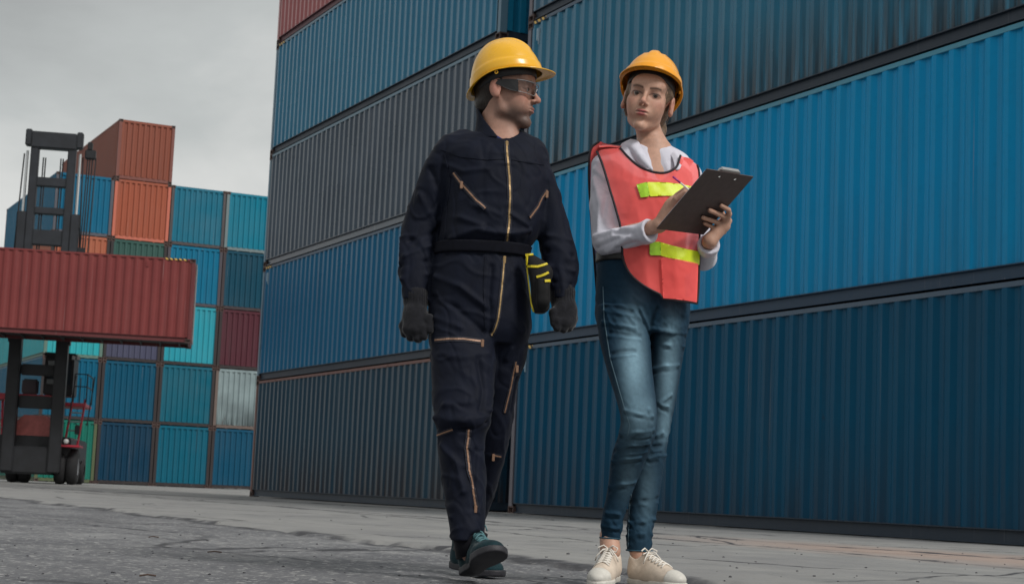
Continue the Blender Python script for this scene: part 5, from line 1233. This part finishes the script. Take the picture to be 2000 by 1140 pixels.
# shirt with sleeves
lo, hi = px(1130, 530, 0), px(1430, 270, 0)
v = Vol((lo[0], -.32, lo[2]), (hi[0], .2, hi[2]), .0042)
v.add(Lsh.prim()); v.add(rc(shA, px(1179, 400, -.02), .050, .050), .025); v.add(rc(px(1179, 400, -.02), elA, .050, .047), .01); v.add(rc(px(1186, 474, -.065), px(1266, 453, -.200), .047, .036), .012); v.add(rc(px(1260, 455, -.190), px(1271, 450, -.208), .041, .043), .004)
v.add(rc(shB, elB, .048, .046), .025); v.add(rc(elB, px(1383, 482, -.11), .045, .036), .015); v.add(rc(px(1383, 482, -.11), px(1385, 476, -.13), .039, .040), .004)
v.cut(rc(px(1273, 449, -.214), px(1300, 430, -.24), .030, .030), .003); v.cut(rc(px(1386, 472, -.138), px(1388, 462, -.19), .030, .030), .003)
for pe_, a0_, a1_ in ((px(1271, 450.5, -.207), px(1186, 474, -.065), px(1266, 453, -.200)), (px(1385, 475.5, -.130), px(1383, 482, -.11), px(1385, 476, -.13))):
    ax_ = (a1_-a0_)/np.linalg.norm(a1_-a0_); v.cut(half(pe_, -ax_, pe_-.055, pe_+.055))
v.cut(ell(px(1277, 272, -.0), (.062, .062, .06)), .006); v.cut(rc(px(1278, 280, -.10), px(1293, 332, -.13), .055, .045), .006)
V, F = v.nets(); V = smooth_mesh(V, F, 2); N = vnormals(V, F)
FL = [(q((1160, 350, -.06), (1172, 400, -.07), (1168, 450, -.09)), .006, .010), (q((1185, 380, -.06), (1178, 420, -.07)), -.006, .010), (q((1160, 462, -.08), (1200, 450, -.11)), .008, .010), (q((1165, 485, -.08), (1205, 466, -.12)), -.007, .009), (q((1185, 492, -.10), (1230, 462, -.17)), .007, .009), (q((1200, 455, -.12), (1245, 456, -.2)), -.006, .008), (q((1215, 446, -.13), (1255, 440, -.2)), .006, .008), (q((1205, 485, -.13), (1250, 472, -.2)), -.006, .008), (q((1160, 330, -.03), (1185, 350, -.04)), .004, .01)]
cuffd = np.minimum(np.linalg.norm(V-px(1270, 451, -.222), axis=1), np.linalg.norm(V-px(1385, 477, -.125), axis=1)); ck_ = np.clip((cuffd-.05)/.03, 0, 1)
FL = onsurf(w, BVHTree.FromPolygons([tuple(p) for p in V.tolist()], F.tolist()), FL)
V = V+N*(ck_*(fold(V, N, FL)+.0035*fbm(V*np.array([20, 20, 14])+1, 3)))[:, None]
part('shirt', quad_mesh('shirt', V, F), SHIRT, wom)
def sheet(name, rows, mat, par, th=.003, sub=6):
    """rows of 3-D points -> smooth thin cloth sheet"""
    A_ = np.array(rows, float); n0, n1 = A_.shape[:2]; tu = np.linspace(0, n0-1, (n0-1)*sub+1); tv = np.linspace(0, n1-1, (n1-1)*sub+1)
    B_ = np.stack([np.stack([herm(tu, np.arange(n0), A_[:, j, k]) for k in range(3)], -1) for j in range(n1)], 1) if n0 > 1 else A_
    C_ = np.stack([np.stack([herm(tv, np.arange(n1), B_[i, :, k]) for k in range(3)], -1) for i in range(len(tu))], 0)
    a_, b_ = C_.shape[:2]; me = mesh_np(name, C_.reshape(-1, 3), [(i*b_+j, i*b_+j+1, (i+1)*b_+j+1, (i+1)*b_+j) for i in range(a_-1) for j in range(b_-1)], True)
    o = part(name, me, mat, par); md = o.modifiers.new('thickness', 'SOLIDIFY'); md.thickness = th; md.offset = 0; return o
sheet('collar', [q((1212, 286, .02), (1224, 296, -.03), (1246, 318, -.085), (1270, 332, -.118)), q((1216, 280, .02), (1233, 284, -.05), (1252, 306, -.095), (1275, 332, -.122)), q((1232, 272, .03), (1246, 276, -.03), (1255, 292, -.07), (1274, 326, -.116))], SHIRT, wom)
sheet('collar', [q((1299, 288, .0), (1305, 296, -.035), (1314, 312, -.075), (1319, 332, -.115)), q((1304, 284, .0), (1318, 296, -.04), (1325, 310, -.08), (1324, 332, -.118)), q((1308, 283, .02), (1332, 302, -.03), (1334, 313, -.075), (1328, 330, -.112))], SHIRT, wom)
BELTW = simple('black_leather', (.010, .010, .011), .5, noise=.2, scale=60)
v = Vol(px(1150, 530, 0)-np.array([0, .15, 0]), px(1360, 478, 0)+np.array([0, .15, 0]), .0045); Lb = w.loft([(488, 1168, 1342, 0, .108), (502, 1167, 1343, 0, .11), (516, 1166, 1344, 0, .111)]); v.add(Lb.prim(.006)); v.cut(Lb.prim(-.006, .02))
V, F = v.nets(); part('belt', quad_mesh('belt', smooth_mesh(V, F, 1), F), BELTW, wom)

# safety vest: sheer fluorescent front and back panels, black binding, lime tape
def vest_mat(name, col, tr):
    m_, t, b = new_mat(name); lk = t.links.new; tcn = nd(t, 'ShaderNodeTexCoord'); n = nd(t, 'ShaderNodeTexNoise', Scale=9.0, Detail=4.0, Distortion=.5); lk(tcn.outputs['Object'], n.inputs['Vector'])
    bp = nd(t, 'ShaderNodeBump', Strength=.4, Distance=.012); lk(n.outputs['Fac'], bp.inputs['Height']); n2 = nd(t, 'ShaderNodeTexNoise', Scale=900.0); lk(tcn.outputs['Object'], n2.inputs['Vector']); b2 = nd(t, 'ShaderNodeBump', Strength=.2, Distance=.0008); lk(n2.outputs['Fac'], b2.inputs['Height']); lk(bp.outputs[0], b2.inputs['Normal'])
    b.inputs['Base Color'].default_value = (*col, 1); b.inputs['Roughness'].default_value = .6; lk(b2.outputs[0], b.inputs['Normal']); b.inputs['Sheen Weight'].default_value = .3; b.inputs['Specular IOR Level'].default_value = .3
    trn = nd(t, 'ShaderNodeBsdfTransparent'); trn.inputs['Color'].default_value = (1.0, .62, .60, 1); mx_ = nd(t, 'ShaderNodeMixShader'); mx_.inputs[0].default_value = tr
    lk(b.outputs[0], mx_.inputs[1]); lk(trn.outputs[0], mx_.inputs[2]); lk(mx_.outputs[0], t.nodes['Material Output'].inputs['Surface']); return m_
VEST = vest_mat('sheer_fluorescent_vest', (1.0, .125, .115), .33)
LIME = simple('lime_tape', (.66, .80, .015), .35, noise=.06, scale=40, bump=.15, bscale=500); LIME2 = simple('lime_tape_fold', (.34, .62, .02), .35, noise=.15, scale=60); BIND = simple('black_binding', (.014, .010, .016), .7)
Lv = w.loft([(286, 1180, 1350, .0, .062), (300, 1168, 1362, -.005, .082), (320, 1160, 1368, -.008, .098), (350, 1158, 1370, -.012, .114), (400, 1160, 1372, -.02, .128), (450, 1164, 1372, -.022, .130), (500, 1166, 1372, -.022, .131), (550, 1168, 1372, -.02, .135), (600, 1168, 1372, -.018, .14)])
def spline2(pts, n=10, closed=True):
    P_ = np.array(pts, float); L_ = len(P_); out = []
    for i in range(L_):
        p0, p1, p2, p3 = P_[(i-1) % L_], P_[i], P_[(i+1) % L_], P_[(i+2) % L_]
        for t in np.linspace(0, 1, n, endpoint=False): out.append(.5*((2*p1)+(-p0+p2)*t+(2*p0-5*p1+4*p2-p3)*t*t+(-p0+3*p1-3*p2+p3)*t**3))
    return np.array(out)
def inside(poly, x, y):
    c = np.zeros(x.shape, bool); n_ = len(poly); j = n_-1
    for i in range(n_):
        xi, yi = poly[i]; xj, yj = poly[j]; cond = ((yi > y) != (yj > y)) & (x < (xj-xi)*(y-yi)/(yj-yi+1e-12)+xi); c ^= cond; j = i
    return c
def densify(pts, n=8):
    P_ = np.array(pts, float); out = []
    for i in range(len(P_)):
        a_, b_ = P_[i], P_[(i+1) % len(P_)]
        for t in np.linspace(0, 1, n, endpoint=False): out.append(a_*(1-t)+b_*t)
    return np.array(out)
def vest_b(a, c, off=0.0, back=False):
    a = np.asarray(a, float); c = np.asarray(c, float)
    if back:
        ca, cb, ra, rb = Lv.at(c); q_ = np.clip(np.abs(a-ca)/(ra+off), 0, .985); return cb+(rb+off+.02)*(1-q_**Lv.n)**(1/Lv.n)
    P_ = np.stack([a.ravel()*9, c.ravel()*4, np.zeros(a.size)], 1); hang = np.clip((px(1260, 380)[2]-c)/.25, 0, 1)
    rip = (.016*fbm(P_*np.array([1.6, .8, 1])+3, 2).reshape(a.shape)+.003*np.sin(a*52+c*9))*(.25+.75*hang)+.004*(1-2*np.abs(fbm(P_*np.array([2.2, 2.6, 1])+c.reshape(-1, 1)*3+7, 2))).reshape(a.shape)
    return Lv.front(a, c, off)-rip
def garment(name, polypx, mat, par, off=0.0, back=False, step=.006, b_guess=-.1, trim=None, trim_name='binding'):
    step = min(step, .0045)
    poly = np.array([w.px(u, v_, b_guess)[[0, 2]] for u, v_ in polypx])
    x0, z0 = poly.min(0)-step; x1, z1 = poly.max(0)+step; xs = np.arange(x0, x1, step); zs = np.arange(z0, z1, step); X, Z = np.meshgrid(xs, zs, indexing='ij')
    ins = inside(poly, X, Z); ids = -np.ones(X.shape, int); use = np.zeros(X.shape, bool)
    q4 = ins[:-1, :-1].astype(int)+ins[1:, :-1]+ins[:-1, 1:]+ins[1:, 1:]; cell = q4 >= 2
    for dx_ in (0, 1):
        for dz_ in (0, 1): use[dx_:dx_+cell.shape[0], dz_:dz_+cell.shape[1]] |= cell
    ids[use] = np.arange(use.sum()); a_, c_ = X[use].copy(), Z[use].copy()
    out_ = ~inside(poly, a_, c_)
    A0, B0 = poly, np.roll(poly, -1, 0)
    def snap(idx_):
        P_ = np.stack([a_[idx_], c_[idx_]], 1); best = np.full(len(P_), 9.); res = P_.copy()
        for p0, p1 in zip(A0, B0):
            d_ = p1-p0; t = np.clip(((P_-p0)@d_)/(d_@d_+1e-12), 0, 1); c2 = p0+t[:, None]*d_; dd = np.linalg.norm(P_-c2, axis=1); m_ = dd < best; best[m_] = dd[m_]; res[m_] = c2[m_]
        return res, best
    res, best = snap(np.arange(len(a_))); mv = out_ | (best < step*.45); a_[mv] = res[mv, 0]; c_[mv] = res[mv, 1]
    b_ = vest_b(a_, c_, off, back); V = np.stack([a_, b_, c_], 1); ci = np.argwhere(cell); F_ = np.stack([ids[ci[:, 0], ci[:, 1]], ids[ci[:, 0]+1, ci[:, 1]], ids[ci[:, 0]+1, ci[:, 1]+1], ids[ci[:, 0], ci[:, 1]+1]], 1)
    me = quad_mesh(name, V, F_); o = part(name, me, mat, par); 
    if trim:
        for seg in trim:
            sp_ = np.array([w.px(u, v_, b_guess)[[0, 2]] for u, v_ in seg]); bb = vest_b(sp_[:, 0], sp_[:, 1], off+.001, back)
            MB().tube([(float(x_), float(b__), float(z_)) for (x_, z_), b__ in zip(sp_, bb)], .0042, 8).build(trim_name, BIND, o, True)
    return o
def curve(pts, n=6):
    P_ = np.array(pts, float); t = np.arange(len(P_)); tt = np.linspace(0, len(P_)-1, (len(P_)-1)*n+1); return list(zip(herm(tt, t, P_[:, 0]), herm(tt, t, P_[:, 1])))
neck = curve([(1212, 287), (1226, 306), (1246, 326), (1272, 338), (1298, 340), (1320, 328), (1328, 308), (1330, 302)])
redge = curve([(1364, 318), (1368, 340), (1367, 420), (1366, 500), (1364, 560), (1361, 593)])
hem = curve([(1361, 593), (1325, 591), (1292, 587)], 4)+curve([(1286, 578), (1256, 563), (1232, 542), (1219, 520), (1214, 500)])
ledge = curve([(1214, 500), (1211, 450), (1202, 412), (1191, 372), (1179, 325), (1168, 288)])
vest = empty('safety_vest'); vest.parent = wom
fp = garment('front_panel', neck+redge[0:]+hem+ledge[:-1]+[(1170, 286)], VEST, vest, 0.0, trim=[neck, redge, hem, ledge])
bl = curve([(1168, 285), (1152, 300), (1148, 340), (1150, 400), (1156, 480), (1164, 575)])
bp_ = garment('back_panel', bl+[(1200, 582), (1345, 590), (1352, 500), (1352, 340), (1346, 318), (1300, 296), (1250, 290)], VEST, vest, .012, back=True, b_guess=.1, trim=[bl])
# shoulder bridges joining the two panels
for pts in ([(1170, 287), (1212, 288)], [(1332, 306), (1354, 317)]):
    rows_ = []
    for b__ in (-.05, 0.0, .05, .09): rows_.append([w.px(u, v_-(2 if -.02 < b__ < .06 else -1), b__) for u, v_ in (pts[0], ((pts[0][0]+pts[1][0])/2, (pts[0][1]+pts[1][1])/2-2), pts[1])])
    sheet('shoulder', rows_, VEST, vest, .002, 4)
garment('reflective_tape', [(1261, 360), (1300, 360), (1345, 364), (1352, 366), (1352, 388), (1300, 387), (1266, 389), (1262, 375)], LIME, vest, .004, step=.005)
garment('reflective_tape', [(1241, 365), (1262, 360), (1267, 389), (1249, 391)], LIME2, vest, .007, step=.004)
garment('reflective_tape', [(1286, 477), (1310, 484), (1340, 490), (1367, 492), (1366, 518), (1338, 515), (1312, 510), (1286, 503)], LIME, vest, .004, step=.005)
garment('reflective_tape', [(1266, 477), (1288, 477), (1288, 503), (1266, 503)], LIME2, vest, .006, step=.004)
garment('hem_pocket', [(1288, 506), (1330, 512), (1363, 516), (1360, 592), (1292, 586)], VEST, vest, .008, step=.004)
garment('card', [(1336, 540), (1350, 534), (1352, 575), (1338, 585)], simple('purple_card', (.30, .03, .18), .5), vest, .004, step=.004)

# clipboard and pen
cb = empty('clipboard'); cb.matrix_world = w.M; tag(cb, 'brown clipboard with paper held up in front of the orange vest', 'clipboard')
BRD = simple('hardboard_brown', (.066, .046, .045), .6, noise=.15, scale=50, bump=.1, bscale=300); PAP = simple('white_paper', (.75, .72, .78), .8); STL = simple('clip_steel', (.5, .5, .5), .3, metal=.8)
def slab(name, x0, x1, y0, y1, n0, n1, mat, par=None):
    vs = [tuple(BLc+bx*x+by*y-bn*n_) for x in (x0, x1) for y in (y0, y1) for n_ in (n0, n1)]
    return MB().add(vs, [(0,1,3,2),(4,6,7,5),(0,4,5,1),(2,3,7,6),(0,2,6,4),(1,5,7,3)]).build(name, mat, par or cb)
slab('board', 0, 1, 0, 1, 0, .0035, BRD); slab('paper', .01, .97, .03, .96, .0037, .0062, PAP)
slab('clip', .28, .72, .93, 1.012, .0064, .013, STL); slab('clip_lip', .32, .68, 1.0, 1.03, .004, .016, STL)
for x_ in (.33, .67): 
    c_ = BLc+bx*x_+by*.93+bn*.0012; MB().lathe([(0, .0015), (.0035, .001), (.0045, -.001)], 12, 'Y', tuple(c_)).build('rivet', STL, cb)
pen = MB().tube([tuple(px(1314, 345, -.315)), tuple(px(1329, 357, -.315))], .0034, 8)
pe = empty('pen'); pe.matrix_world = w.M; tag(pe, 'magenta pen in the writing hand above the clipboard', 'pen')
pen.build('cap', simple('magenta_plastic', (.33, .02, .20), .35), pe, True); MB().tube([tuple(px(1329, 357, -.315)), tuple(px(1340, 366, -.32)), tuple(onb(1358, 384, -.010))], .0032, 8).build('barrel', simple('white_plastic', (.7, .66, .6), .35), pe, True)

# canvas shoes
CANV = cloth('cream_canvas', (.60, .51, .42), .85, 600, .5, .25, 25, .12, .1); SOLE_W = simple('white_rubber', (.60, .58, .53), .55, noise=.15, scale=30); LACE_W = simple('white_lace', (.72, .68, .62), .8)
h1 = px(1196, 1090, .03); h1[2] = .012; t1 = px(1172, 1128, -.18); t1[2] = .002
shoe(wom, h1, t1, 0, CANV, SOLE_W, LACE_W, 'shoe', .043, .265, .082, style='canvas')
h2 = px(1236, 1118, .045); h2[2] = .003; t2 = px(1318, 1132, -.14); t2[2] = .003
shoe(wom, h2, t2, 0, CANV, SOLE_W, LACE_W, 'shoe', .043, .265, .082, style='canvas')

# hair and hat
HAIR = hair_mat('ash_blond_hair', (.17, .112, .07))
v = Vol(HW.o-.17, HW.o+.16, .003); kk = HW.k
v.add(ell(HW.p(0, -.016, .042), [q_*kk for q_ in (.0775, .098, .088)], HW.A)); v.add(ell(HW.p(0, -.05, -.02), [q_*kk for q_ in (.070, .055, .06)], HW.A), .02); v.add(ell(HW.p(-.040, -.090, -.070), [.032, .03, .042], HW.A), .02); v.add(rc(HW.p(-.052, -.07, -.085), HW.p(-.046, -.045, -.15), .016, .009), .01)
v.add(rc(HW.p(.066, .022, .034), HW.p(.073, -.004, -.014), .010, .009), .012); v.add(rc(HW.p(.073, -.004, -.014), HW.p(.060, -.045, -.040), .009, .016), .012); v.add(rc(HW.p(-.066, .020, .032), HW.p(-.072, -.002, .024), .011, .009), .012)
v.cut(ell(HW.p(0, .085, -.020), [q_*kk for q_ in (.063, .070, .090)], HW.A), .008); v.cut(ell(HW.p(-.086, -.004, -.008), [.03, .020, .034], HW.A), .006)
V, F = v.nets(); N = vnormals(V, F); V = V+N*(.002*fbm(V*np.array([150, 150, 40]), 2))[:, None]; hair = part('hair', quad_mesh('hair', V, F), HAIR, wom)
st_ = MB(); rs_ = random.Random(9)
for i in range(4):
    s_ = -1 if i % 2 else 1; a_ = HW.p(s_*(.072+rs_.uniform(-.003, .004)), .012+rs_.uniform(-.02, .012), .03); b2_ = HW.p(s_*(.074+rs_.uniform(-.004, .010)), .004+rs_.uniform(-.02, .01), -.03); c_ = HW.p(s_*(.066+rs_.uniform(-.01, .022)), -.01+rs_.uniform(-.02, .02), -.07-rs_.uniform(0, .03))
    st_.tube([tuple(a_), tuple(b2_), tuple(c_)], .0007, 4, rs=[.0010, .0008, .0003])
st_.build('loose_strands', HAIR, hair, True)
hard_hat(w, px(1271, 177, -.005), (FW[0], FW[1]), math.radians(20), math.radians(-6), HAT_O, 'amber yellow hard hat on the woman with the clipboard', 1.0, M_DARK)
